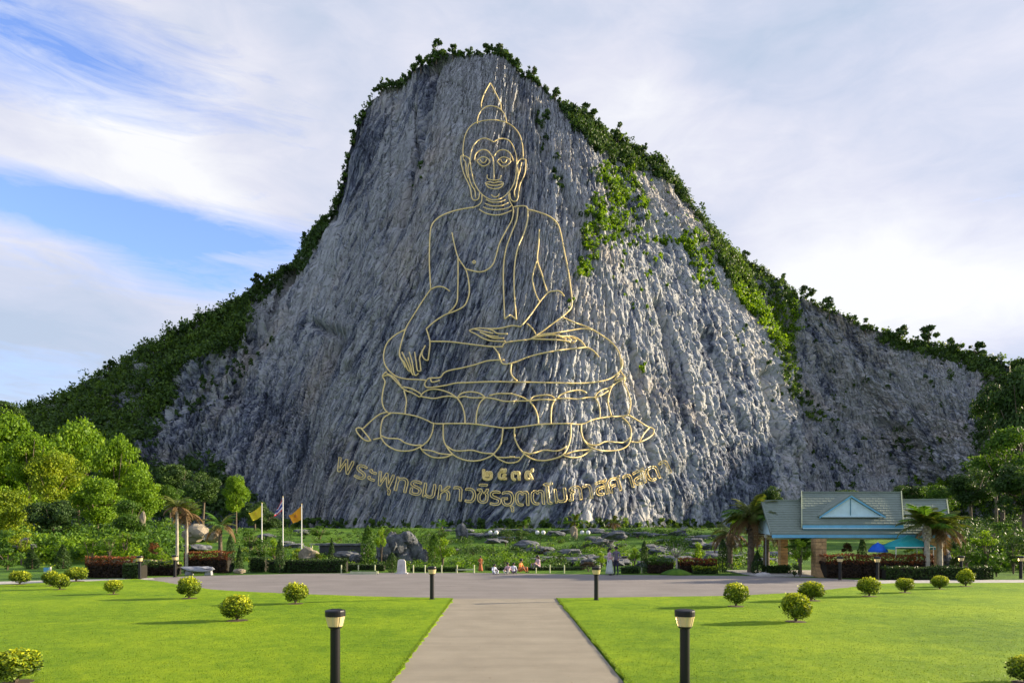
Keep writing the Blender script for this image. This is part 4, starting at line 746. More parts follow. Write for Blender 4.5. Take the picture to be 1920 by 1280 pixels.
planting('dark_ground_cover', 'dark low plants in patches over the garden bank', 900, (440, 1500, 45, 104), 'leaf_dark', .6, .5, 93, .06, 36, .08)
planting('bright_ground_cover', 'bright green leafy plants scattered low on the garden bank', 260, (560, 1500, 44, 70), 'leaf_bright', .45, .55, 99, .08, 40, .06)
planting('purple_ground_cover', 'purplish low plants scattered on the garden bank', 130, (560, 1500, 44, 80), 'leaf_purple', .45, .4, 89, .1, 40, .06)
planting('yellow_ground_cover', 'yellow green low plants over the left part of the garden bank', 200, (0, 860, 44, 75), 'leaf_yellow', .45, .4, 94, .0)
planting('understorey', 'dense green undergrowth beneath the big left trees', 520, (-120, 330, 52, 84), 'leaf_mid', 1.0, 2.6, 95, -.25, 60, .13)
planting('bright_understorey', 'bright green undergrowth beneath the big left trees', 260, (-120, 280, 50, 70), 'leaf_bright', .8, 2.2, 96, -.1, 60, .11)
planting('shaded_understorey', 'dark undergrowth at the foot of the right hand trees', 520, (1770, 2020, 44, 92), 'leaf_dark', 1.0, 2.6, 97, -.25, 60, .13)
planting('right_understorey', 'green undergrowth in front of the right hand trees', 300, (1775, 2020, 42, 62), 'leaf_mid', .7, 1.6, 98, -.2, 60, .10)

# ---------------------------------------------------------------- clipped globe shrubs on the lawns
M['soil'] = mat('soil', (.10, .07, .045), .95, .3, 14)
GLOBE = []
for i in range(4):
    r = np.random.RandomState(300+i); n_ = 3800
    blobs = [(0, 0, .46, .40, .95)]+[(.28*math.cos(a)*math.sqrt(1-z*z), .28*math.sin(a)*math.sqrt(1-z*z), .46+z*.25, r.uniform(.12, .2), 1) for a, z in zip(r.rand(26)*6.283, r.uniform(-.8, 1, 26))]
    p, d_, k = blob_points(n_, blobs, r, .72); V, Fq = cards(p, .034, 310+i, 0, d_)
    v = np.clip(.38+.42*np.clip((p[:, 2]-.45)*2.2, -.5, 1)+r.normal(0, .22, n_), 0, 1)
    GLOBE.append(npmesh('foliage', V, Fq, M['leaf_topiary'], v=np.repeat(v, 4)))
stm = MB()
for a in range(5):
    stm.tube([(0, 0, -.03), (.03*math.cos(a*1.3), .03*math.sin(a*1.3), .12), (.16*math.cos(a*1.3), .16*math.sin(a*1.3), .38)], [.022, .018, .008], 5)
o_ = stm.build('stem', M['bark']); stem_me = o_.data; bpy.data.objects.remove(o_)
core = MB(); core.lathe([(.05, .2), (.26, .3), (.34, .5), (.28, .7), (.08, .84)], 12)
o_ = MB().lathe([(.30, -.01), (.27, .012), (.1, .02), (.01, .022)], 18).build('soil_ring', M['soil']); soil_me = o_.data; bpy.data.objects.remove(o_)
SHR = [(30, 1283, 88, 'large globe shrub cut off by the left edge of the photo'), (37, 1096, 38, 'low dark shrub at the far left end of the left lawn'), (94, 1099, 32, 'globe shrub behind its smaller neighbour at the left rear of the lawn'), (112, 1106, 32, 'small globe shrub overlapping the one behind it on the left lawn'),
       (143, 1090.5, 40, 'broad dark shrub at the rear of the left lawn by the red hedge'), (213, 1115, 31, 'lone small globe shrub in front of the dark red hedge'), (355, 1123, 46, 'globe shrub on the left lawn nearest the marble seat'), (445, 1165, 58, 'largest full globe shrub with yellow top on the left lawn'), (554, 1133, 46, 'globe shrub on the left lawn nearest the path'),
       (1380, 1138, 49, 'globe shrub on the right lawn nearest the path'), (1521, 1127, 46, 'globe shrub on the right lawn just behind the largest one'), (1492, 1167, 61, 'largest full globe shrub on the right lawn'), (1630, 1119, 39, 'globe shrub with bare stem, first of the four in line before the pavilion'), (1697, 1112, 34, 'second globe shrub of the line before the pavilion'),
       (1762, 1105, 31, 'third globe shrub of the line before the pavilion'), (1811, 1100, 34, 'last globe shrub at the right end of the line'), (1922, 1283, 72, 'globe shrub cut off by the right edge of the photo')]
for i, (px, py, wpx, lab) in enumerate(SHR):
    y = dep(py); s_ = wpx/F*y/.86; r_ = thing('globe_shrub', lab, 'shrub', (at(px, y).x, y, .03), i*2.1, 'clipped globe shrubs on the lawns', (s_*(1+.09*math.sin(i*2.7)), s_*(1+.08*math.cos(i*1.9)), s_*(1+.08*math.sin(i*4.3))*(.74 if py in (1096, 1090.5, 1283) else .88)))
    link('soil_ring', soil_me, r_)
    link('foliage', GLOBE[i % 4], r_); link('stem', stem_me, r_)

# ---------------------------------------------------------------- conical and columnar evergreens
def cone_mesh(seed, kind):
    r = np.random.RandomState(seed); n_ = 2600; z = r.rand(n_)**.85; a = r.rand(n_)*6.283
    prof = np.where(z < .12, .6+z*3.3, 1)*(1-z**(1.6 if kind == 'cone' else 4.5))+.04
    rr = prof*(.8+.25*r.rand(n_))*(1+.12*np.sin(a*5+z*20)); p = np.stack([rr*.5*np.cos(a), rr*.5*np.sin(a), z], 1)
    V, Fq = cards(p, 1.0, seed, 0, np.stack([np.cos(a), np.sin(a), 0*a], 1)); c = np.repeat(p, 4, 0); V = c+(V-c)*np.array([.055, .055, .022])
    return npmesh('foliage', V, Fq, M['leaf_dark' if kind != 'green' else 'leaf_mid'], v=np.repeat(np.clip(.45+r.normal(0, .22, n_), 0, 1), 4))
CN = [cone_mesh(401, 'cone'), cone_mesh(402, 'column'), cone_mesh(403, 'green')]
tk = MB(); tk.tube([(0, 0, -.05), (0, 0, .5)], [.06, .04], 6); o_ = tk.build('trunk', M['bark']); tk_me = o_.data; bpy.data.objects.remove(o_)
for i, (px, y, top, wpx, k, lab) in enumerate([(432, 42, 1002, 15, 1, 'slim columnar evergreen just right of the long red hedge'), (449, 43, 1022, 14, 0, 'shorter conical evergreen beside the slim columnar one'), (525, 41, 1010, 16, 1, 'dark columnar evergreen under the striped flag'), (622, 52, 1008, 14, 0, 'conical evergreen in front of the dark rock wall'),
        (690, 46, 985, 26, 2, 'bright green conical tree left of the dark rockery'), (735, 41.5, 1035, 18, 1, 'dark columnar evergreen left of the white standing stone'), (1208, 41, 1013, 13, 1, 'slender dark evergreen right of the standing couple'), (1355, 42, 1010, 17, 1, 'dark columnar evergreen left of the big date palm'), (1420, 40, 1032, 24, 0, 'dark conical shrub under the big date palm'),
        (60, 46, 1030, 28, 0, 'green conical shrub at the far left garden edge'), (118, 46, 1020, 30, 0, 'green conical shrub left of the red hedge'), (815, 50, 1000, 24, 2, 'light green conical tree right of the dark rockery'), (1617, 48, 1003, 22, 0, 'dark conical shrub seen beneath the pavilion roof')]):
    b_ = gz(y); h_ = H+(HY-top)/F*y-b_; w_ = wpx/F*y
    r_ = thing('evergreen', lab, 'evergreen', (at(px, y).x, y, b_), i, 'columnar and conical evergreens of the garden', (w_, w_, max(h_, .6)))
    link('foliage', CN[k], r_); link('trunk', tk_me, r_)

# ---------------------------------------------------------------- hedges
def hedge(label, x0, x1, y, h_, dep_, leafm, topm=None, group='clipped hedges at the back of the plaza', dens_=1.0, seed=1):
    a, b_ = at(x0, y).x, at(x1, y).x; L = b_-a; g = gz(y); r = np.random.RandomState(seed)
    root = thing('hedge', label, 'hedge', ((a+b_)/2, y+dep_/2, g), 0, group)
    def pts(n_, z0, z1):
        f = r.rand(n_); x = r.uniform(-L/2, L/2, n_); yy = np.where(f < .62, -dep_/2+np.abs(r.normal(0, .05, n_)), r.uniform(-dep_/2, dep_/2, n_)); z = np.where(f < .62, r.uniform(z0, z1, n_), z1+r.normal(0, .03, n_)+.04*np.sin(x*3+seed))
        e = r.rand(n_) < .08; x = np.where(e, np.sign(x)*L/2, x); return np.stack([x, yy, z], 1)
    zt = h_*.68 if topm else h_; n_ = int(min(9000, 900*L*h_*dens_)+300)
    p = pts(n_, .02, zt); V, Fq = cards(p, .05, seed, 0, np.tile([[0, -.6, .5]], (n_, 1))); link('foliage', npmesh('foliage', V, Fq, M[leafm], v=np.repeat(np.clip(.45+r.normal(0, .22, n_), 0, 1), 4)), root)
    if topm:
        n2 = n_//2; p = pts(n2, zt-.08, h_); V, Fq = cards(p, .05, seed+1, 0, np.tile([[0, -.4, .8]], (n2, 1))); link('new_growth', npmesh('new_growth', V, Fq, M[topm], v=np.repeat(np.clip(.5+r.normal(0, .22, n2), 0, 1), 4)), root)
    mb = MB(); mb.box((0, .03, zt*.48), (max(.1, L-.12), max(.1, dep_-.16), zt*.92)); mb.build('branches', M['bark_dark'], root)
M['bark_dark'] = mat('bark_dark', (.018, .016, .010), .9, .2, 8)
for i, (lab, x0, x1, y, top, dp, lm, tm) in enumerate([
    ('long clipped hedge with rust red top on the far left', 160, 247, 36.5, 1045, 1.2, 'leaf_purple', 'leaf_red'), ('low green hedge end left of the black lamp', 230, 262, 35.5, 1057, .9, 'leaf_hedge', None), ('low dark hedge between lamp and palm trunks', 264, 330, 38.5, 1053, .8, 'leaf_purple', 'leaf_hedge'),
    ('tall hedge with fiery red top behind the marble seat', 345, 425, 41, 1035, 1.3, 'leaf_purple', 'leaf_red'), ('short dark clipped hedge left of the yellow flag pole', 466, 496, 42, 1047, .8, 'leaf_hedge', None), ('low dark hedge under the flags', 500, 545, 41.5, 1051, .8, 'leaf_hedge', None), ('long low dark green hedge right of the flag poles', 540, 648, 41.3, 1050, .9, 'leaf_hedge', None),
    ('low hedge behind the raised planter', 650, 720, 43, 1058, .8, 'leaf_hedge', None), ('very low hedge behind the row of short posts', 770, 872, 42.5, 1062, .6, 'leaf_hedge', 'leaf_mid'), ('low hedge strip behind the seated visitors', 912, 1095, 44, 1063, .6, 'leaf_hedge', None), ('low dark hedge right of the standing couple', 1165, 1200, 40.5, 1064, .6, 'leaf_hedge', None),
    ('hedge with reddish leaves right of the slender evergreen', 1216, 1262, 40.5, 1047, 1.0, 'leaf_purple', 'leaf_mid'), ('reddish hedge left of the big date palm', 1276, 1344, 41, 1048, 1.0, 'leaf_purple', 'leaf_red'), ('low yellow edged hedge in front of the reddish one', 1300, 1346, 40, 1062, .5, 'leaf_hedge', 'leaf_yellow'), ('low dark hedge between pavilion pillar and date palm', 1436, 1482, 39.8, 1061, .8, 'leaf_hedge', None),
    ('long dark hedge with orange red top before the pavilion', 1552, 1750, 36.3, 1041, 1.2, 'leaf_purple', 'leaf_red'), ('low front hedge before the right end of the pavilion', 1664, 1862, 35.0, 1064, .7, 'leaf_hedge', None)]):
    h_ = H+(HY-top)/F*y-gz(y); hedge(lab, x0, x1, y, h_, dp, lm, tm, seed=500+i)

# ---------------------------------------------------------------- loose shrubs
SC = [crown_mesh('foliage', 600+i, 1, .85, M[k], 1500, .055, 12) for i, k in enumerate(('leaf_mid', 'leaf_bright', 'leaf_dark', 'leaf_yellow', 'leaf_hedge', 'leaf_red', 'leaf_purple'))]
sst = MB()
for a in range(6): sst.tube([(0, 0, -.9), (.1*math.cos(a), .1*math.sin(a), -.4), (.5*math.cos(a), .5*math.sin(a), .2)], [.04, .03, .012], 5)
o_ = sst.build('stem', M['bark']); sst_me = o_.data; bpy.data.objects.remove(o_)
def shrub(label, px, y, cpy, hw, hh, k, group):
    c = at(px, y, H+(HY-cpy)/F*y); w_ = hw/F*y; h2 = hh/F*y; base = gz(y); h2 = max(h2, .15)
    r_ = thing('shrub', label, 'shrub', (c.x, y, base), rnd.random()*6, group)
    f_ = link('foliage', SC[k], r_, (0, 0, max(c.z-base, h2*.8))); f_.scale = (w_, w_, h2/.9)
    s_ = link('stem', sst_me, r_, (0, 0, max(c.z-base, h2*.8))); s_.scale = (w_*.9, w_*.9, max(c.z-base, h2*.8)/.9)
for a in [('round leafy bush behind the low dark hedge under the flags', 490, 44, 1028, 26, 20, 0), ('light green bush between the flag poles', 515, 47, 1030, 22, 24, 1), ('small bush beneath the orange flag', 560, 48, 1040, 18, 14, 3), ('yellow green bush right of the orange flag pole', 590, 46, 1045, 16, 12, 3),
          ('green bush right of the lamp by the palm trunks', 300, 44, 1040, 22, 16, 1), ('reddish bush left of the palm trunks', 290, 46, 1030, 14, 20, 5), ('green bush in front of the left garden terrace', 170, 44, 1025, 26, 18, 1), ('dark bush behind the long left hedge', 205, 48, 1020, 22, 14, 0),
          ('broad low bush at the far left garden edge', 14, 44, 1045, 30, 22, 0), ('yellowish bush at the far left under the trees', 40, 50, 1015, 30, 22, 3), ('bright bush in the centre of the left garden', 235, 52, 1010, 22, 14, 1), ('bush at the foot of the rounded tree', 470, 60, 1010, 30, 18, 0),
          ('bushy plant right of the bright conical tree', 715, 47, 1012, 16, 26, 1), ('green shrub right of the dark rockery', 830, 47, 1030, 24, 26, 1), ('small dark shrub left of the globe lamps', 948, 70, 1005, 24, 14, 2), ('wide dark bush behind the first globe lamps', 975, 72, 1003, 20, 12, 2),
          ('bush at the top of the bright lawn bank', 828, 66, 1000, 18, 10, 0), ('low bush below the cliff left of the boulder', 720, 80, 995, 26, 12, 0), ('low bush below the cliff right of the flags', 600, 80, 995, 30, 12, 0), ('fan leaved bush beside the pavilion pillar', 1500, 37.5, 1035, 26, 28, 1),
          ('dark round bush at the foot of the pavilion pillar', 1490, 36.8, 1066, 13, 13, 4), ('bush under the teal canopy', 1707, 41, 1040, 22, 16, 0), ('dark bush in front of the pavilion interior', 1590, 41, 1032, 16, 16, 6), ('large green bush right of the palms by the pavilion', 1812, 40, 1030, 30, 26, 0),
          ('light green bush in the right shrub bed', 1850, 42, 1012, 30, 20, 1), ('broad dark bush at the right edge', 1900, 40, 1030, 34, 30, 2), ('low leafy bush by the right walkway', 1868, 37.5, 1058, 26, 18, 0), ('flat topped small tree bush at the right edge', 1915, 38, 1048, 24, 10, 1), ('tall bush behind the right shrub bed', 1885, 50, 1000, 44, 24, 0),
          ('green shrub left in the right shrub bed', 1785, 44, 1010, 22, 22, 2), ('dark green bush by the right palm trunks', 1796, 38, 1056, 20, 20, 4), ('feathery shrub right of the tree on the small mound', 1310, 44, 1035, 20, 22, 1), ('brown red bush left of the standing couple', 1103, 42, 1061, 19, 9, 6),
          ('bush behind the standing couple', 1128, 46, 1048, 18, 14, 1), ('low bush right of the orange clad visitor', 1190, 45, 1040, 14, 16, 1), ('small orange leaved bush beneath the blue umbrella', 1655, 38, 1042, 14, 10, 5), ('dark bush at the foot of the cliff left of the date palm', 1385, 90, 985, 26, 14, 2)]:
    shrub(*a, 'loose shrubs of the garden')
# ---------------------------------------------------------------- palms
def frond_mesh(L, seed, droop, mat_, wid=.5, nl=22):
    r = random.Random(seed); mb = MB(); pts = []
    for i in range(9):
        t_ = i/8; pts.append(Vector((L*t_*(1-.12*t_), 0, L*(.34*math.sin(t_*1.5)-droop*t_*t_))))
    V = []; Fs = []; 
    def P_(t_): f = t_*8; i = min(7, int(f)); return pts[i].lerp(pts[i+1], f-i)
    mb.tube(pts, [.035*L/2*(1-.8*i/8) for i in range(9)], 4)
    for i in range(nl):
        t_ = .14+.86*i/nl; c = P_(t_); ll = L*wid*.42*math.sin(math.pi*(.12+.85*t_))*r.uniform(.85, 1.1)
        for s_ in (-1, 1):
            tip = c+Vector((ll*.55, s_*ll*.85, -ll*(.25+.5*droop)*r.uniform(.6, 1.3))); wv_ = Vector((L*.02, 0, 0)); m1 = c.lerp(tip, .5)+Vector((0, 0, ll*.06))
            mb.add([c-wv_, c+wv_, m1+wv_*.9, tip, m1-wv_*.9], [(0, 1, 2, 4), (4, 2, 3)])
    o = mb.build('frond', mat_, v=.5); me = o.data
    rr = np.random.RandomState(seed); me.attributes['v'].data.foreach_set('value', np.clip(.5+rr.normal(0, .2, len(me.vertices)), 0, 1).astype(np.float32))
    bpy.data.objects.remove(o); return me
FR = {k: frond_mesh(1.0, 800+i, dr, M[mt], wd) for i, (k, dr, mt, wd) in enumerate((('date', .42, 'frond', .6), ('brown', .55, 'frond_brown', .6), ('green', .30, 'frond_green', .8), ('fan', .15, 'frond_green', 1.1)))}
def palm(label, px, y, cpy, hw, trunk_w, nf, kinds, base=None, group=None, trunkm='bark_pale', lean=0.0, boots=False):
    base = gz(y) if base is None else base; c = at(px, y, H+(HY-cpy)/F*y); L = hw/F*y*1.45; hgt = max(c.z-base, .3); r = random.Random(int(px))
    root = thing('palm_tree', label, 'palm', (c.x-lean, y, base), 0, group)
    mb = MB(); w_ = trunk_w/F*y/2; n_ = 14; pr = [Vector((lean*(i/n_)**1.5, 0, -.1+(hgt+.1)*i/n_)) for i in range(n_+1)]
    mb.tube(pr, [w_*(1.25-.35*i/n_+(.1 if i % 2 else 0)) for i in range(n_+1)], 8)
    if boots:
        for i in range(26):
            a = i*2.4; z = hgt*(.72+.27*i/26); mb.box((lean*.9+math.cos(a)*w_*1.2, math.sin(a)*w_*1.2, z), (.10, .10, .16), rz=a)
    mb.build('trunk', M[trunkm], root, True)
    for i in range(nf):
        k = kinds[i % len(kinds)]; f_ = link('frond', FR[k], root, (lean, 0, hgt)); a = i*2.39996; el_ = r.uniform(-.35, .95) if k != 'brown' else r.uniform(-.9, -.2)
        f_.rotation_euler = (r.uniform(-.2, .2), -el_, a); f_.scale = (L*r.uniform(.8, 1.1),)*3
    return root
GP = 'palm trees around the garden'
palm('tall thin trunked palm, left one of the pair by the lamp', 332, 40.0, 950, 28, 5, 18, ['date', 'date', 'brown'], group=GP)
palm('second thin trunked palm, right one of the pair by the lamp', 350, 41.0, 962, 28, 5, 18, ['date', 'brown', 'date'], group=GP)
palm('short palm with brownish skirt left of the slim evergreen', 413, 46, 985, 30, 7, 18, ['date', 'green', 'brown'], group=GP, trunkm='bark')
palm('big date palm left of the pavilion roof', 1408, 41, 968, 43, 11, 46, ['date', 'date', 'brown', 'date', 'green'], group=GP, trunkm='bark', boots=True)
palm('shorter palm leaning left beside the big date palm', 1368, 46, 1000, 34, 10, 18, ['date', 'brown'], group=GP, trunkm='bark')
palm('palm behind the big date palm touching the roof', 1437, 47, 985, 40, 10, 20, ['brown', 'date'], group=GP, trunkm='bark')
palm('left palm of the two before the right end of the pavilion', 1738, 36.4, 985, 40, 9, 34, ['date', 'date', 'green'], group=GP, trunkm='bark_pale', boots=True)
palm('right palm of the two before the right end of the pavilion', 1762, 37.0, 990, 42, 9, 32, ['date', 'brown', 'date'], group=GP, trunkm='bark_pale', boots=True)
palm('small palm at the foot of the cliff right of centre', 1078, 100, 978, 18, 3, 14, ['date', 'green'], group=GP, trunkm='bark')
palm('small palm at the foot of the cliff above the couple', 1150, 104, 980, 15, 3, 14, ['date', 'brown'], group=GP, trunkm='bark')
palm('tiny palm at the cliff foot left of the globe lamps', 983, 98, 985, 12, 3, 12, ['green', 'date'], group=GP, trunkm='bark')
palm('tiny palm at the cliff foot above the dark rockery', 828, 98, 985, 12, 3, 12, ['green'], group=GP, trunkm='bark')
palm('bright low palm clump beneath the pavilion roof', 1500, 38.6, 1030, 22, 6, 20, ['fan', 'green'], group=GP, trunkm='bark')
# frangipani like tree on the small mound
fr = thing('small_tree', 'sparse crowned small tree growing from the low round mound', 'tree', (at(1268, 39.6).x, 39.6, 0)); 
mb = MB(); r = random.Random(9); mb.tube([(0, 0, 0), (.02, 0, .5), (0, .02, 1.0)], [.07, .055, .05], 7)
tips = []
for i in range(9):
    a = i*.7+r.random()*.3; e = Vector((math.cos(a)*r.uniform(.4, 1.0), math.sin(a)*.6, r.uniform(1.55, 2.15))); mb.tube([(0, .02, .95), Vector((0, 0, .95)).lerp(e, .5)+Vector((0, 0, -.08)), e], [.04, .025, .012], 5); tips.append(e)
mb.build('trunk', M['bark_pale'], fr, True)
rs = np.random.RandomState(2); pts = np.concatenate([np.array(e)[None]+rs.normal(0, .17, (110, 3)) for e in tips]); V, Fq = cards(pts, .05, 3)
link('crown', npmesh('crown', V, Fq, M['leaf_mid'], v=np.repeat(rs.rand(len(pts)), 4)), fr)
mb = MB(); mb.lathe([(.95, 0), (.8, .10), (.5, .24), (.15, .34), (.02, .36)], 22); tag(mb.build('grass_mound', M['bank'], None, True), 'low round grassy mound at the plaza edge', 'mound').location = (at(1268, 39.3).x, 39.3, 0)

# ---------------------------------------------------------------- boulders and terraces of the rock garden
import bmesh
def rock_mesh(seed, mt, flat=.6):
    bm = bmesh.new(); bmesh.ops.create_icosphere(bm, subdivisions=3, radius=1); r = np.random.RandomState(seed); off = r.rand(3)*50
    for v in bm.verts:
        c = np.array(v.co); d_ = 1
        for k, am in ((1.1, .55), (2.6, .28), (6, .12)):
            d_ += am*float(vn(np.array([c[0]*k+off[0]+c[2]*.7*k]), np.array([c[1]*k+off[1]-c[2]*k*.9]), seed)[0])*1.6
        c = c*d_; c[2] = round(c[2]*2.6)/2.6*.55+c[2]*.45 if flat < .9 else c[2]
        v.co = Vector((c[0], c[1], c[2]*flat))
    me = bpy.data.meshes.new('boulder'); bm.to_mesh(me); bm.free(); me.materials.append(M[mt]); return me
RK = [rock_mesh(900+i, 'boulder', .5) for i in range(5)]; RT = [rock_mesh(920+i, 'boulder_tan', .6) for i in range(2)]; RU = [rock_mesh(940, 'boulder', 1.0), rock_mesh(941, 'boulder_tan', 1.0)]
def rock(label, px, y, py, wpx, hpx, me, group=None, name='boulder', rz=None):
    g = gz(y); z = H+(HY-py)/F*y; o = link(name, me, None, (at(px, y).x, y, max(z, g+.02))); w_ = wpx/F*y/2; h2 = hpx/F*y/2
    o.scale = (w_, w_*.7, h2/.55); o.rotation_euler.z = rnd.choice((0, math.pi)) + rnd.uniform(-.25, .25) if rz is None else rz
    return tag(o, label, 'rock', group)
for a in [('big rounded grey boulder on top of the bright grass bank', 866, 78, 998, 26, 20, RU[0]), ('pale upright boulder between the globe lamp pairs', 1076, 78, 1000, 13, 12, RU[1]), ('long flat grey slab boulder left of the globe lamps', 930, 60, 1014, 40, 10, RK[1]), ('tan rock outcrop behind the palm pair', 364, 60, 1001, 46, 24, RT[0]), ('second tan rock at the right of the outcrop', 394, 58, 1007, 26, 16, RT[1]),
          ('pale rounded rock below the orange flag', 578, 46, 1050, 34, 20, RU[1]), ('white rock under the yellow flag', 497, 43.5, 1058, 18, 10, RT[0]), ('flat pale rock at the plaza edge right of the red hedge', 452, 39.5, 1070, 24, 7, RT[1]), ('pile of grey rock before the dark wall', 650, 48, 1040, 50, 20, RK[0]),
          ('grey rock left of the bright conical tree', 665, 46, 1045, 26, 20, RK[2]), ('white upright rock at the left terrace', 268, 62, 978, 10, 16, RU[1]), ('dark rock at the far left under the trees', 45, 52, 1022, 36, 22, RK[3]), ('small pale rock at the top of the bank', 1140, 70, 1003, 12, 8, RT[0]), ('dark flat topped rock above the couple', 1152, 66, 1004, 40, 14, RK[4]),
          ('bluish rock right of the right palm trunk', 1772, 39, 1046, 24, 20, RU[0]), ('grey brown mound of rock behind the brown bush', 1102, 46, 1052, 22, 14, RK[2])]: rock(*a)
r = random.Random(21); BL = []
for i in range(135):       # boulders stepping up the grass bank
    row = r.random(); y = 47+row*52; g = gz(y); px = r.uniform(845, 1470) if r.random() < .8 else r.uniform(170, 640)
    w_ = r.uniform(.5, 2.6)
    if px < 960 and y < 72 and r.random() < .6: continue
    BL.append((px, y, w_, rock('x', px, y, HY-(g+w_*.08-H)/y*F, w_/y*F*1.15, r.uniform(.22, .5)*w_*.95/y*F, r.choice(RK), 'boulders set in the sloping rock garden')))
ORD = ['first', 'second', 'third', 'fourth', 'fifth', 'sixth', 'seventh', 'eighth', 'ninth', 'tenth', 'eleventh', 'twelfth', 'thirteenth', 'fourteenth', 'fifteenth', 'sixteenth']
ZN = [(0, 480, 'in the left garden before the flags'), (480, 700, 'between the flags and the big rockery'), (700, 975, 'below the left globe lamps'), (975, 1060, 'below the middle globe lamps'), (1060, 1150, 'below the right globe lamps'), (1150, 1270, 'behind the slender evergreen'), (1270, 1370, 'behind the reddish hedge'), (1370, 2000, 'behind the big date palm')]
RW = [(0, 58, 'low'), (58, 76, 'midway up'), (76, 200, 'high up')]
for a0, a1, zn in ZN:
    for b0, b1, rw in RW:
        L_ = sorted([q for q in BL if a0 <= q[0] < a1 and b0 <= q[1] < b1], key=lambda q: q[0])
        for k, q in enumerate(L_): q[3]['label'] = (('only' if len(L_) == 1 else ORD[k])+' grey boulder from left, '+rw+' '+zn) if len(L_) > 1 else ('single grey boulder '+rw+' '+zn)
# the dark weathered rockery
for i, (px, py, w_, h_) in enumerate([(722, 1036, 34, 26), (748, 1028, 42, 30), (778, 1034, 34, 30), (735, 1014, 28, 20), (765, 1011, 36, 18), (792, 1046, 26, 20), (708, 1052, 26, 18), (760, 1050, 34, 22)]):
    rock(('left middle', 'centre', 'right middle', 'upper left', 'topmost', 'far right', 'far left foot', 'lowest front')[i]+' dark weathered rock of the big rockery pile', px, 49+.4*(i % 3), py, w_, h_, RU[0], 'dark rocks of the big rockery pile')
wl = thing('waterfall_wall', 'low dark rock wall with pale ledge right of the flags', 'wall', (at(640, 56).x, 56, gz(56)))
mb = MB(); mb.box((0, .5, .35), (3.6, 1.0, 1.5)); mb.build('wall_face', M['water_wall'], wl); mb = MB(); mb.box((0, .45, 1.18), (4.2, 1.3, .14)); mb.build('ledge', M['boulder'], wl)
yb = thing('stone_bench', 'yellow stone bench on the terrace right of the orange flag', 'bench', (at(592, 60).x, 60, gz(60)+.55)); mb = MB(); mb.box((0, 0, .42), (1.0, .4, .09)); mb.build('seat', M['cream_paint'], yb)
for s_ in (-1, 1): MB().box((s_*.36, 0, .19), (.12, .3, .375)).build('leg', M['cream_paint'], yb)
tw = thing('terrace_wall', 'low pale terrace wall in the left garden below the trees', 'wall', (at(228, 50).x, 50, gz(50)))
for i in range(16): MB().box((-2.4+i*.32, rnd.uniform(-.04, .04), .17), (.30, .3, rnd.uniform(.28, .42))).build('stone', M['boulder_tan'], tw)

# ---------------------------------------------------------------- bollard lamps
def bollard(label, px, y, hgt=1.17, px2=None):
    root = thing('bollard_lamp', label, 'bollard', (at(px, y).x, y, .03), 0, 'black bollard lamps with tapered lens')
    n_ = 24
    MB().lathe([(.105, 0), (.105, .02), (.078, .03), (.076, .30), (.076, .875*hgt/1.17), (.082, .88*hgt/1.17)], n_).build('post', M['black_metal'], root, False)
    z = .88*hgt/1.17
    MB().lathe([(.085, z), (.103, z+.012), (.103, z+.03), (.09, z+.034)], n_).build('collar', M['black_metal'], root)
    l = MB().lathe([(.112, z+.034), (.118, z+.05), (.150, z+.185), (.146, z+.19)], n_).build('lens', M['lamp_lens'], root)
    rb = MB()
    for k in range(8):
        a = k*math.pi/4; rb.tube([(.116*math.cos(a), .116*math.sin(a), z+.036), (.152*math.cos(a), .152*math.sin(a), z+.188)], .004, 4)
    rb.build('rib', M['cream_paint'], l)
    MB().lathe([(.152, z+.19), (.158, z+.194), (.158, z+.265), (.154, z+.284), (.10, z+.297), (.02, z+.30)], n_).build('cap', M['black_metal'], root)
bollard('large near bollard lamp on the left side of the path', 628.5, 10.68); bollard('large near bollard lamp on the right side of the path', 1284, 10.68)
bollard('far bollard lamp at the left corner where path meets plaza', 810, 24.4); bollard('far bollard lamp at the right corner where path meets plaza', 1118, 24.1)
bollard('distant bollard lamp before the hedge left of the marble seat', 262, 35.3); bollard('distant bollard lamp beside the thin palm trunk', 328, 36.8)
bollard('distant bollard lamp before the left part of the orange red hedge', 1575, 34.6); bollard('distant bollard lamp before the middle of the orange red hedge', 1645, 34.3); bollard('distant bollard lamp right of the low front hedge', 1802, 35.6); bollard('distant bollard lamp at the far right edge', 1914, 35.4)

# short cream posts with a low rail
for ip, px in enumerate((640, 672, 703, 775, 797, 828, 857, 889, 1005, 1031, 1058, 1124, 1203)):
    o = thing('short_post', ORD[ip]+' short cream post from the left along the back of the plaza', 'post', (at(px, 40.9).x, 40.9, 0), 0, 'short cream posts along the back of the plaza')
    hp = .46 if px not in (1203, 1005) else .3
    MB().lathe([(.042, 0), (.036, .02), (.036, hp), (.02, hp+.03)], 10).build('shaft', M['cream_paint'], o); MB().lathe([(.046, hp-.06), (.046, hp-.03)], 10).build('collar', M['cream_paint'], o)
pl_ = thing('raised_planter', 'low cream kerbed planter at the back of the plaza', 'planter', (at(683, 39.9).x, 39.9, 0)); a = 1.55
MB().box((0, 0, .08), (a, .5, .16)).build('kerb', M['cream_paint'], pl_); MB().box((0, 0, .175), (a-.16, .38, .05)).build('soil', M['bank'], pl_)
ra = thing('low_rail', 'low yellow green rail between short posts left of centre', 'rail', (at(872, 40.6).x, 40.6, 0)); MB().box((0, 0, .22), (1.1, .05, .07)).build('bar', M['cream_paint'], ra)
for s_ in (-1, 1): MB().box((s_*.52, 0, .1), (.05, .045, .2)).build('foot', M['cream_paint'], ra)

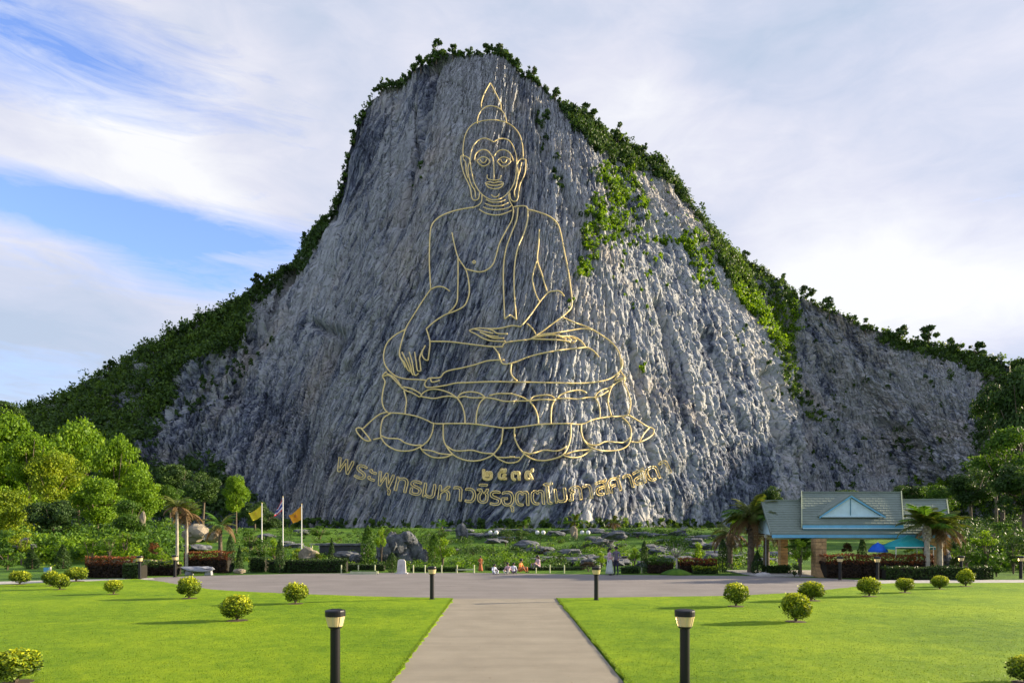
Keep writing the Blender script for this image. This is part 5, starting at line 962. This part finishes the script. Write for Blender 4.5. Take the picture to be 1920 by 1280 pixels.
# globe lamps in pairs
for px, lab in ((925, 'pair of white globe lamps left of the dark bush'), (1013, 'pair of white globe lamps in the middle at the cliff foot'), (1097, 'pair of white globe lamps right of the pale boulder')):
    y = 62; g = gz(y); zt = H+(HY-998)/F*y-g; o = thing('globe_lamp', lab, 'lamp', (at(px, y).x, y, g), 0, 'twin globe lamps at the foot of the cliff')
    MB().lathe([(.04, 0), (.022, .1), (.02, zt-.25)], 8).build('pole', M['black_metal'], o)
    MB().tube([(-.27, 0, zt-.2), (-.1, 0, zt-.28), (.1, 0, zt-.28), (.27, 0, zt-.2)], .016, 6).build('arm', M['black_metal'], o)
    for s_ in (-1, 1):
        bm = bmesh.new(); bmesh.ops.create_uvsphere(bm, u_segments=14, v_segments=10, radius=.20); m_ = bpy.data.meshes.new('globe'); bm.to_mesh(m_); bm.free(); m_.materials.append(M['white_globe'] if 'white_globe' in M else M['white_paint']); m_.polygons.foreach_set('use_smooth', [True]*len(m_.polygons)); link('globe', m_, o, (s_*.27, 0, zt))
# thin lamp standard by the date palm
o = thing('garden_lamp', 'thin grey lamp standard with small white head right of the date palm', 'lamp', (at(1436, 39.9).x, 39.9, 0)); MB().lathe([(.05, 0), (.028, .1), (.022, 2.1)], 8).build('pole', M['marble'], o); MB().lathe([(.03, 2.1), (.09, 2.14), (.10, 2.26), (.04, 2.34)], 10).build('lamp_head', M['white_paint'], o)

# marble seat, standing stone, flat stone, blue sign
o = thing('marble_seat', 'polished grey marble slab seat on two stone feet by the palm trunks', 'bench', (at(375, 38.9).x, 38.9, 0)); me = rock_mesh(960, 'marble', .9); s_ = link('slab', me, o, (0, 0, .34)); s_.scale = (.98, .32, .16)
for q in (-.62, .5): MB().box((q, 0, .11), (.38, .3, .22), taper=.8).build('foot', M['marble'], o)
o = thing('standing_stone', 'white upright stone tablet at the left back of the plaza', 'stone', (at(753, 40.2).x, 40.2, 0)); mb = MB(); mb.add([(-.27, -.12, 0), (.27, -.12, 0), (.27, .12, 0), (-.27, .12, 0), (-.21, -.08, .78), (.22, -.08, .74), (.22, .08, .74), (-.21, .08, .78), (-.12, -.05, .86), (.13, -.05, .84), (.13, .05, .84), (-.12, .05, .86)],
    [(0, 3, 2, 1), (8, 9, 10, 11), (0, 1, 5, 4), (1, 2, 6, 5), (2, 3, 7, 6), (3, 0, 4, 7), (4, 5, 9, 8), (5, 6, 10, 9), (6, 7, 11, 10), (7, 4, 8, 11)]); mb.build('tablet', M['stone_white'], o)
MB().box((0, 0, .03), (.72, .4, .06)).build('plinth', M['stone_white'], o)
rock('flat white stone lying at the plaza edge left of the pavilion', 1432, 38.7, 1077, 24, 8, RT[0]).data = rock_mesh(965, 'stone_white', .6)
o = thing('blue_sign', 'small blue and white sign by the far left lawn edge', 'sign', (at(91, 37).x, 37, 0)); MB().box((-.13, 0, .38), (.26, .03, .3)).build('panel', M['blue_trim'], o); MB().box((.1, 0, .28), (.07, .05, .56)).build('post', M['white_paint'], o)

# ---------------------------------------------------------------- flags
def flag(label, px, y, top, quad, mats, stripes=None, mark=None):
    """quad: photo points of the cloth: pole top, pole bottom, outer bottom, outer top"""
    g = gz(y); o = thing('flagpole', label, 'flag', (at(px, y).x, y, g), 0, 'flags on white poles left of the cliff')
    zt = H+(HY-top)/F*y-g; MB().lathe([(.05, 0), (.042, 1), (.03, zt), (.0301, zt+.01)], 8).build('pole', M['white_paint'], o); MB().lathe([(.01, zt), (.05, zt+.04), (.01, zt+.09)], 8).build('finial', M['gold'], o)
    q = [Vector(((a-px)/F*y, 0, H+(HY-b_)/F*y-g)) for a, b_ in quad]; NU, NV_ = 22, 20; Vs = []; Fs = []; mi = []
    for i in range(NU+1):
        for j in range(NV_+1):
            s_, t_ = i/NU, j/NV_; p = (q[0].lerp(q[3], s_)).lerp(q[1].lerp(q[2], s_), t_)
            p = p+Vector((0, math.sin(s_*9+t_*2.5)*.09*s_+math.sin(s_*17-t_*5)*.025, math.sin(s_*7+t_*2)*.035*s_-.08*math.sin(math.pi*s_)*(1-t_)))
            Vs.append(p)
    for i in range(NU):
        for j in range(NV_):
            a = i*(NV_+1)+j; Fs.append((a, a+1, a+NV_+2, a+NV_+1)); t_ = (j+.5)/NV_
            mi.append(stripes(t_) if stripes else 0)
    me = bpy.data.meshes.new('cloth'); me.from_pydata(Vs, [], Fs); me.polygons.foreach_set('material_index', mi); me.polygons.foreach_set('use_smooth', [True]*len(Fs))
    for m_ in mats: me.materials.append(M[m_])
    c = link('cloth', me, o)
    if mark:      # wheel or monogram printed on the cloth
        mb = MB(); ctr = sum(q, Vector())/4
        if mark == 'wheel':
            mb.tube([ctr+Vector((.10*math.cos(k*math.pi/8), -.13, .10*math.sin(k*math.pi/8))) for k in range(16)], .012, 4, closed=True)
            for k in range(4): mb.tube([ctr+Vector((.1*math.cos(k*math.pi/4), -.13, .1*math.sin(k*math.pi/4))), ctr-Vector((.1*math.cos(k*math.pi/4), .13, .1*math.sin(k*math.pi/4)))], .008, 4)
        else:
            mb.tube([ctr+Vector((-.04, -.13, -.12)), ctr+Vector((.05, -.13, 0)), ctr+Vector((-.04, -.13, .05)), ctr+Vector((.04, -.13, .13))], .014, 4)
        mb.build('emblem', M['rust_cloth' if mark == 'wheel' else 'orange_cloth'], c)
flag('yellow flag, leftmost of the three', 491, 50, 944, [(490, 947), (490, 968), (475, 977), (466, 962)], ['flag_yellow'], None, 'mono')
flag('red white and blue striped flag, middle and highest of the three', 530.5, 50.5, 932, [(529.5, 934), (529.5, 957), (514, 969), (520, 952)], ['flag_red', 'flag_white', 'flag_blue'], lambda t_: 0 if t_ < .167 or t_ > .833 else (1 if t_ < .333 or t_ > .667 else 2))
flag('orange flag, rightmost of the three', 565.5, 50, 946, [(564.5, 948), (564.5, 974), (550, 981), (541, 966)], ['flag_orange'], None, 'wheel')

# ---------------------------------------------------------------- pavilion
pv = thing('pavilion', 'open garden pavilion with grey green tiled roofs and blue eaves', 'pavilion', (at(1600, 38).x, 38, 0)); O = Vector(pv.location)
def W(px, y, py): return Vector(((px-CX)/F*y, y, H+(HY-py)/F*y))-O
def roof_slope(name, fl, fr_, bl, br, n_=13):
    """courses of tiles stepped from eave to ridge"""
    mb = MB(); up = Vector((0, 0, 1))
    for i in range(n_):
        a, b_ = i/n_, (i+1)/n_; P0, P1 = fl.lerp(bl, a), fr_.lerp(br, a); P2, P3 = fr_.lerp(br, b_)-up*.0, fl.lerp(bl, b_)
        th = .05; mb.hexa([P0, P1, P2, P3, P0+up*(th+.035), P1+up*(th+.035), P2+up*th, P3+up*th])
        k = max(8, int((P1-P0).length/.34))
        for j in range(k):      # raised tile rolls give every tile its own edge
            s_ = (j+(.5 if i % 2 else 0))/k
            if s_ <= .01 or s_ >= .99: continue
            A0, A1 = P0.lerp(P1, s_)+up*(th+.036), P3.lerp(P2, s_)+up*(th+.002); dx = (P1-P0).normalized()*.018; mb.add([A0-dx, A0+dx, A1+dx, A1-dx, A0+up*.010, A1+up*.010], [(0, 4, 5, 3), (4, 1, 2, 5), (0, 1, 4)])
    o_ = mb.build(name, M['roof'], pv); return o_
def trim(name, a, b_, w_, h_, mt, parent=pv): return MB().tube([a, b_], 1, 4).build(name, M[mt], parent)
def bar(name, a, b_, dy, dz, mt, parent=pv):
    v_ = [a, b_, b_+Vector((0, dy, 0)), a+Vector((0, dy, 0))]; return MB().hexa(v_+[p+Vector((0, 0, dz)) for p in v_]).build(name, M[mt], parent)
yE, yR = 38.0, 40.6
# lower roof: left and right wings
lf_, lfr = W(1447, yE, 1002), W(1783, yE, 1002); lb, lbr = W(1428.5, yR, 941), W(1774, yR, 938.5)
r1 = roof_slope('roof', lf_, lfr, lb, lbr, 14)
bar('eave_board', lf_-Vector((0, .06, .17)), lfr-Vector((0, .06, .17)), .055, .17, 'blue_trim'); bar('ridge_cap', lb+Vector((0, -.08, .03)), lbr+Vector((0, -.08, .03)), .16, .10, 'roof')
bar('gable_trim', W(1774.5, yR-.05, 938)-Vector((0, 0, 0)), W(1783.5, yE, 1003), .0, .10, 'cream_paint') if False else None
for nm, a, b_ in (('verge_board', lfr, lbr), ('verge_board', lf_, lb)):
    s_ = 1 if a is lfr else -1; v_ = [a+Vector((s_*.002, 0, -.06)), a+Vector((s_*.07, 0, -.06)), b_+Vector((s_*.07, 0, -.06)), b_+Vector((s_*.002, 0, -.06))]; MB().hexa(v_+[p+Vector((0, 0, .20)) for p in v_]).build(nm, M['cream_paint' if s_ > 0 else 'roof'], pv)
# rear slope and gable ends
back_l, back_r = lb+Vector((0, 2.6, -1.9)), lbr+Vector((0, 2.6, -1.9)); roof_slope('rear_roof', back_r, back_l, lbr, lb, 4)
mb = MB()
for e, k in ((lf_, lb), (lfr, lbr)):
    mb = MB(); s_ = .05 if e is lf_ else -.05; P_ = [e+Vector((s_*3, .3, -.02)), k+Vector((s_*3, 0, -.08)), k+Vector((s_*3, 2.3, -1.75))]; mb.add(P_+[p+Vector((s_, 0, 0)) for p in P_], [(0, 1, 2), (5, 4, 3), (0, 3, 4, 1), (1, 4, 5, 2), (2, 5, 3, 0)]); mb.build('gable_wall', M['pale_blue'], pv)
# raised upper roof
uE, uR = 38.25, 40.75
uf, ufr = W(1504.5, uE, 984), W(1693, uE, 984); ub, ubr = W(1504, uR, 925), W(1689, uR, 925)
roof_slope('upper_roof', uf, ufr, ub, ubr, 13)
bar('upper_eave_board', uf-Vector((0, .06, .17)), ufr-Vector((0, .06, .17)), .055, .17, 'blue_trim'); bar('upper_eave_lip', uf-Vector((0, .10, .205)), ufr-Vector((0, .10, .205)), .05, .05, 'pale_blue'); bar('ridge_cap', ub+Vector((0, -.08, .03)), ubr+Vector((0, -.08, .03)), .16, .1, 'roof')
mb = MB()
for a, b_, s_, mt in ((ufr, ubr, 1, 'cream_paint'), (uf, ub, -1, 'cream_paint')):
    v_ = [a+Vector((s_*.002, 0, -.17)), a+Vector((s_*.06, 0, -.17)), b_+Vector((s_*.06, 0, -.10)), b_+Vector((s_*.002, 0, -.10))]; MB().hexa(v_+[p+Vector((0, 0, .28)) for p in v_]).build('verge_board', M[mt], pv)
roof_slope('rear_roof', ubr+Vector((0, 2.4, -1.9)), ub+Vector((0, 2.4, -1.9)), ubr, ub, 4)
bar('painted_eave_shade', uf+Vector((.05, -.01, -.43)), ufr+Vector((-.05, -.01, -.43)), .06, .22, 'teal_trim')  # dark strip standing in for the shade below the upper eave
# gablet
gy0 = 38.55; A_, B_, C_ = W(1537, gy0, 968), W(1660, gy0, 968), W(1596, gy0, 928.5); D_ = Vector((0, 1.5, 0))
mb = MB(); pn = .12
mb.add([A_+Vector((.2, .10, .03)), B_+Vector((-.2, .10, .03)), C_+Vector((0, .10, -.10)), A_+Vector((.2, .16, .03)), B_+Vector((-.2, .16, .03)), C_+Vector((0, .16, -.1))], [(0, 1, 2), (5, 4, 3), (0, 3, 4, 1), (1, 4, 5, 2), (2, 5, 3, 0)]); mb.build('gablet_panel', M['pale_blue'], pv)
for a, b_ in ((A_, C_), (C_, B_)):
    v_ = [a, a+Vector((0, 1.4, 0)), b_+Vector((0, 1.4, 0)), b_]; mb = MB(); mb.hexa(v_+[p+Vector((0, 0, .09)) for p in v_]); mb.build('gablet_roof', M['roof'], pv)
    n_ = (b_-a).normalized(); MB().hexa([a+Vector((0, -.03, -.09)), a+Vector((0, .04, -.09)), b_+Vector((0, .04, -.09)), b_+Vector((0, -.03, -.09))]+[a+Vector((0, -.03, .0)), a+Vector((0, .04, .0)), b_+Vector((0, .04, .0)), b_+Vector((0, -.03, .0))]).build('gablet_board', M['blue_trim'], pv)
MB().box(((C_.x), C_.y+.08, (C_.z+A_.z)/2-.05), (.03, .03, abs(C_.z-A_.z)-.25)).build('gablet_mullion', M['teal_trim'], pv); bar('gablet_sill', A_+Vector((.1, -.02, -.03)), B_+Vector((-.1, -.02, -.03)), .12, .06, 'pale_blue')
# beams and pillars
bar('beam', W(1452, 38.5, 1008)+Vector((0, 0, -.08)), W(1778, 38.5, 1008)+Vector((0, 0, -.08)), .2, .16, 'cream_paint'); bar('beam', lf_+Vector((.3, 4.2, -.30)), lfr+Vector((-.3, 4.2, -.3)), .2, .16, 'cream_paint')
mb = MB(); mb.hexa([lf_+Vector((.2, .4, -.06)), lfr+Vector((-.2, .4, -.06)), lfr+Vector((-.2, 4.6, -.06)), lf_+Vector((.2, 4.6, -.06)), lf_+Vector((.2, .4, -.03)), lfr+Vector((-.2, .4, -.03)), lfr+Vector((-.2, 4.6, -.03)), lf_+Vector((.2, 4.6, -.03))]); mb.build('ceiling', M['cream_paint'], pv)
def pillar(px, y, w_):
    b_ = Vector((at(px, y).x, y, 0))-O; hgt = 2.08; c = MB().box(b_+Vector((0, 0, hgt/2)), (w_*.94, w_*.94, hgt)).build('pillar', M['mortar'], pv)
    k = 11; hh = hgt/k
    proto = {}
    for i in range(k):
        for j in range(2):
            f = .6 if (i+j) % 2 else .4; x0 = -w_/2 if j == 0 else -w_/2+w_*(1-f); key = (round(f, 1), j)
            mb = MB().box(b_+Vector((x0+w_*f/2, -.012*rnd.random(), hh*(i+.5))), (w_*f-.016, w_+.02*rnd.random(), hh-.018)); mb.build('brick', M['pillar_stone'], c)
    return c
for px, y in ((1535, 37.6), (1468, 43.0), (1745, 38.6)): pillar(px, y, 0.60 if px == 1535 else .46)
MB().add([tuple(Vector((at(1535, 37.6).x, 37.6, 0))-O+Vector(q)) for q in ((-.34, -.75, 0), (.34, -.75, 0), (.34, -.3, 0), (-.34, -.3, 0), (-.29, -.3, .5), (.29, -.3, .5))], [(3, 2, 1, 0), (0, 1, 5, 4), (0, 4, 3), (1, 2, 5), (2, 3, 4, 5)]).build('pillar_foot', M['pillar_stone'], pv)
MB().box((0, 2.4, .02), (11.0, 5.6, .05)).build('floor_slab', M['concrete'], pv)
# teal canopy and blue umbrella
tn = thing('canopy_tent', 'small teal pyramid canopy on thin posts before the pavilion', 'tent', (at(1700, 37.4).x, 37.4, 0)); hw = 37/F*37.4; zt, ze = H+(HY-1002)/F*37.4, H+(HY-1024)/F*37.4
cs = [Vector((-hw, -.8, ze)), Vector((hw, -.8, ze)), Vector((hw, .8, ze)), Vector((-hw, .8, ze))]; ap = Vector((.08, 0, zt))
mb = MB()
for i in range(4):
    a, b_ = cs[i], cs[(i+1) % 4]; mb.add([a, b_, ap, a-Vector((0, 0, .03)), b_-Vector((0, 0, .03)), ap-Vector((0, 0, .03))], [(0, 1, 2), (5, 4, 3), (0, 3, 4, 1)])
mb.build('canopy', M['teal_canvas'], tn)
for i in range(4):
    a, b_ = cs[i], cs[(i+1) % 4]; n_ = (b_-a).cross(Vector((0, 0, 1))).normalized()*.012; MB().hexa([a-Vector((0, 0, .15))-n_, b_-Vector((0, 0, .15))-n_, b_-Vector((0, 0, .15))+n_, a-Vector((0, 0, .15))+n_, a-n_, b_-n_, b_+n_, a+n_]).build('valance', M['white_paint' if i == 0 else 'teal_canvas'], tn) if i != 0 else MB().hexa([a-Vector((0, 0, .05))-n_, b_-Vector((0, 0, .05))-n_, b_-Vector((0, 0, .05))+n_, a-Vector((0, 0, .05))+n_, a-n_, b_-n_, b_+n_, a+n_]).build('valance', M['white_paint'], tn)
    MB().tube([(a.x*.93, a.y*.93, 0), (a.x*.93, a.y*.93, ze)], .025, 6).build('post', M['white_paint'], tn)
bu = thing('parasol', 'bright blue parasol tucked beside the teal canopy', 'umbrella', (at(1646, 37.9).x, 37.9, 0)); zt, ze = H+(HY-1016)/F*37.9, H+(HY-1031)/F*37.9
MB().tube([(0, 0, 0), (0, 0, zt+.05)], .022, 6).build('pole', M['white_paint'], bu)
for k in range(8):
    a0, a1 = k*math.pi/4, (k+1)*math.pi/4; R_ = .52; t_ = Vector((0, 0, zt)); A0, A1 = Vector((R_*math.cos(a0), R_*math.sin(a0), ze)), Vector((R_*math.cos(a1), R_*math.sin(a1), ze)); M0, M1 = t_.lerp(A0, .55)+Vector((0, 0, .07)), t_.lerp(A1, .55)+Vector((0, 0, .07)); dn = Vector((0, 0, -.012))
    vs = [t_, M0, M1, A0, A1, A0-Vector((0, 0, .1)), A1-Vector((0, 0, .1))]; MB().add(vs+[p+dn for p in vs], [(0, 1, 2), (1, 3, 4, 2), (3, 5, 6, 4), (7, 9, 8), (8, 9, 11, 10)]).build('panel', M['blue_canvas'], bu)

# ---------------------------------------------------------------- people
def person(label, px, y, hgt, pose, face_deg, clothes, skirt=None, group='visitors at the back of the plaza', hair='short', base=0.0):
    """one skinned body; pose: stand or sit (on the ground). faces -Y at face_deg 0"""
    s_ = hgt/1.72
    if pose == 'stand':
        J = {'pel': (0, 0, .93), 'bel': (0, .01, 1.08), 'che': (0, .01, 1.28), 'nek': (0, .02, 1.46), 'ch2': (0, 0, 1.52), 'hed': (0, -.02, 1.60), 'top': (0, 0, 1.69),
             'sl': (.17, .01, 1.40), 'el': (.24, .03, 1.13), 'wl': (.21, -.12, .93), 'hl': (.20, -.17, .86), 'sr': (-.17, .01, 1.40), 'er': (-.25, .02, 1.14), 'wr': (-.18, -.18, 1.05), 'hr': (-.13, -.25, 1.03),
             'kl': (.10, -.02, .50), 'al': (.10, .03, .09), 'tl': (.12, -.13, .03), 'kr': (-.10, -.03, .50), 'ar': (-.11, .02, .09), 'tr': (-.13, -.14, .03), 'hpl': (.09, 0, .86), 'hpr': (-.09, 0, .86)}
    else:
        J = {'pel': (0, .12, .14), 'bel': (0, .10, .30), 'che': (0, .05, .50), 'nek': (0, .02, .67), 'ch2': (0, -.01, .73), 'hed': (0, -.03, .81), 'top': (0, -.02, .90),
             'sl': (.17, .04, .61), 'el': (.25, -.02, .38), 'wl': (.17, -.24, .36), 'hl': (.12, -.31, .38), 'sr': (-.17, .04, .61), 'er': (-.25, 0, .38), 'wr': (-.18, -.24, .35), 'hr': (-.12, -.31, .36),
             'kl': (.22, -.34, .38), 'al': (.12, -.40, .08), 'tl': (.14, -.54, .04), 'kr': (-.26, -.32, .34), 'ar': (-.10, -.42, .08), 'tr': (-.12, -.55, .04), 'hpl': (.10, .08, .14), 'hpr': (-.10, .08, .14)}
    Rr = {'pel': .13, 'bel': .115, 'che': .135, 'nek': .055, 'ch2': .05, 'hed': .095, 'top': .06, 'sl': .062, 'el': .042, 'wl': .030, 'hl': .036, 'sr': .062, 'er': .042, 'wr': .030, 'hr': .036, 'kl': .062, 'al': .042, 'tl': .036, 'kr': .062, 'ar': .042, 'tr': .036, 'hpl': .09, 'hpr': .09}
    E_ = [('pel', 'bel'), ('bel', 'che'), ('che', 'nek'), ('nek', 'ch2'), ('ch2', 'hed'), ('hed', 'top'), ('che', 'sl'), ('sl', 'el'), ('el', 'wl'), ('wl', 'hl'), ('che', 'sr'), ('sr', 'er'), ('er', 'wr'), ('wr', 'hr'), ('pel', 'hpl'), ('hpl', 'kl'), ('kl', 'al'), ('al', 'tl'), ('pel', 'hpr'), ('hpr', 'kr'), ('kr', 'ar'), ('ar', 'tr')]
    ks = list(J); me = bpy.data.meshes.new('sk'); me.from_pydata([J[k] for k in ks], [(ks.index(a), ks.index(b_)) for a, b_ in E_], []); ob = link('sk', me)
    md = ob.modifiers.new('s', 'SKIN'); md.use_smooth_shade = True
    for i, k in enumerate(ks): me.skin_vertices[0].data[i].radius = (Rr[k], Rr[k]*(.78 if k in ('che', 'bel', 'pel') else 1)); me.skin_vertices[0].data[i].use_root = (k == 'pel')
    sb = ob.modifiers.new('d', 'SUBSURF'); sb.levels = sb.render_levels = 1
    dg = bpy.context.evaluated_depsgraph_get(); em = bpy.data.meshes.new_from_object(ob.evaluated_get(dg)); bpy.data.objects.remove(ob)
    top_m, leg_m = clothes; em.materials.clear()
    for q in ('skin', top_m, leg_m, 'hair'): em.materials.append(M[q])
    nk = J['nek'][2]; pz = J['pel'][2]
    for p in em.polygons:
        c = p.center; hand = min((Vector(J[h_])-c).length for h_ in ('hl', 'hr', 'wl', 'wr'))
        foot = min((Vector(J[h_])-c).length for h_ in ('tl', 'tr'))
        if c.z > nk+.005: p.material_index = 0
        elif hand < .10: p.material_index = 0
        elif foot < .12: p.material_index = 3
        elif pose == 'stand': p.material_index = 1 if c.z > pz-.02 else 2
        else: p.material_index = 2 if (c.y < -.06 and c.z < .46 and abs(c.x) < .3 and min((Vector(J[h_])-c).length for h_ in ('el', 'er', 'wl', 'wr', 'hl', 'hr')) > .12) or c.z < .2 else 1
    em.name = 'body'; root = thing('person', label, 'person', (at(px, y).x, y, base), R(face_deg), group, s_)
    link('body', em, root)
    hd = Vector(J['hed']); mb = MB(); n_ = 14; ring = []
    for i in range(7):
        ph = math.pi*i/6*.62; rr_ = .118*math.sin(ph)+.004; z = .118*math.cos(ph)
        ring.append((rr_, z))
    mb.lathe([(a, b_) for a, b_ in ring], n_, tuple(hd+Vector((0, .018, .025))))
    if hair == 'long': mb.tube([hd+Vector((0, .07, .06)), hd+Vector((0, .10, -.08)), hd+Vector((0, .10, -.26))], [.085, .085, .04], 9)
    mb.build('hair', M['hair'], root, True)
    fb = MB()
    for sx in (-.034, .034): fb.lathe([(.004, -.008), (.011, 0), (.004, .008)], 6, tuple(hd+Vector((sx, -.092, .012))))
    fb.build('eye', M['hair'], root); MB().tube([hd+Vector((0, -.09, .01)), hd+Vector((0, -.112, -.022))], [.008, .014], 6).build('nose', M['skin'], root); MB().tube([hd+Vector((-.022, -.09, -.05)), hd+Vector((.022, -.09, -.05))], .006, 5).build('mouth', M['rust_cloth'], root)
    if skirt: MB().lathe([(.13, .96), (.15, .88), (.19, .6), (.235, .3), (.27, .10), (.262, .10), (.22, .35), (.12, .94)], 20).build('skirt', M[skirt], root, True)
person('standing person in pink top and long pale skirt beside a darker figure', 1143, 38.7, 1.56, 'stand', 60, ('pink_cloth', 'navy_cloth'), 'pale_cloth', hair='long')
person('standing person in grey shirt and dark trousers close to the one in pink', 1155.5, 38.9, 1.63, 'stand', -40, ('grey_cloth', 'navy_cloth'))
person('person in rust red clothes standing behind the low rail left of centre', 901, 42.2, .98, 'stand', 20, ('rust_cloth', 'rust_cloth'), 'rust_cloth')
person('small person in pale blue white clothes sitting low at the plaza edge', 927, 39.4, 1.12, 'sit', 30, ('white_cloth', 'white_cloth'))
person('seated person in pinkish white clothes, left of the two side by side', 952, 39.8, 1.25, 'sit', -20, ('pink_cloth', 'pale_cloth'), hair='long')
person('seated person in white top right beside the pinkish one', 963, 40.1, 1.22, 'sit', 10, ('white_cloth', 'grey_cloth'), hair='long')
person('seated person in orange clothes behind the white clad pair', 977, 41.2, 1.55, 'sit', 60, ('orange_cloth', 'rust_cloth'))
person('person in purple and pink bending near the low hedge at centre', 1008, 43.4, 1.62, 'sit', -60, ('pink_cloth', 'grey_cloth'), hair='long', base=.12)
# pigeons are not seen; scattered leaves and small stones keep the paving from looking swept
lp = np.random.RandomState(8); n_ = 260; yy = 9.5+lp.rand(n_)*26; xx = np.where(yy < 24.5, lp.uniform(-1.6, 1.9, n_)-.0156*yy, lp.uniform(-9, 12, n_)); V, Fq = cards(np.stack([xx, yy, np.full(n_, .022)], 1), .016, 9, 0, np.tile([[0, 0, 5.]], (n_, 1)))
tag(link('fallen_leaves', npmesh('fallen_leaves', V, Fq, M['frond_brown'], v=np.repeat(lp.rand(n_), 4))), 'tiny dry leaves scattered on the paving', kind='stuff')
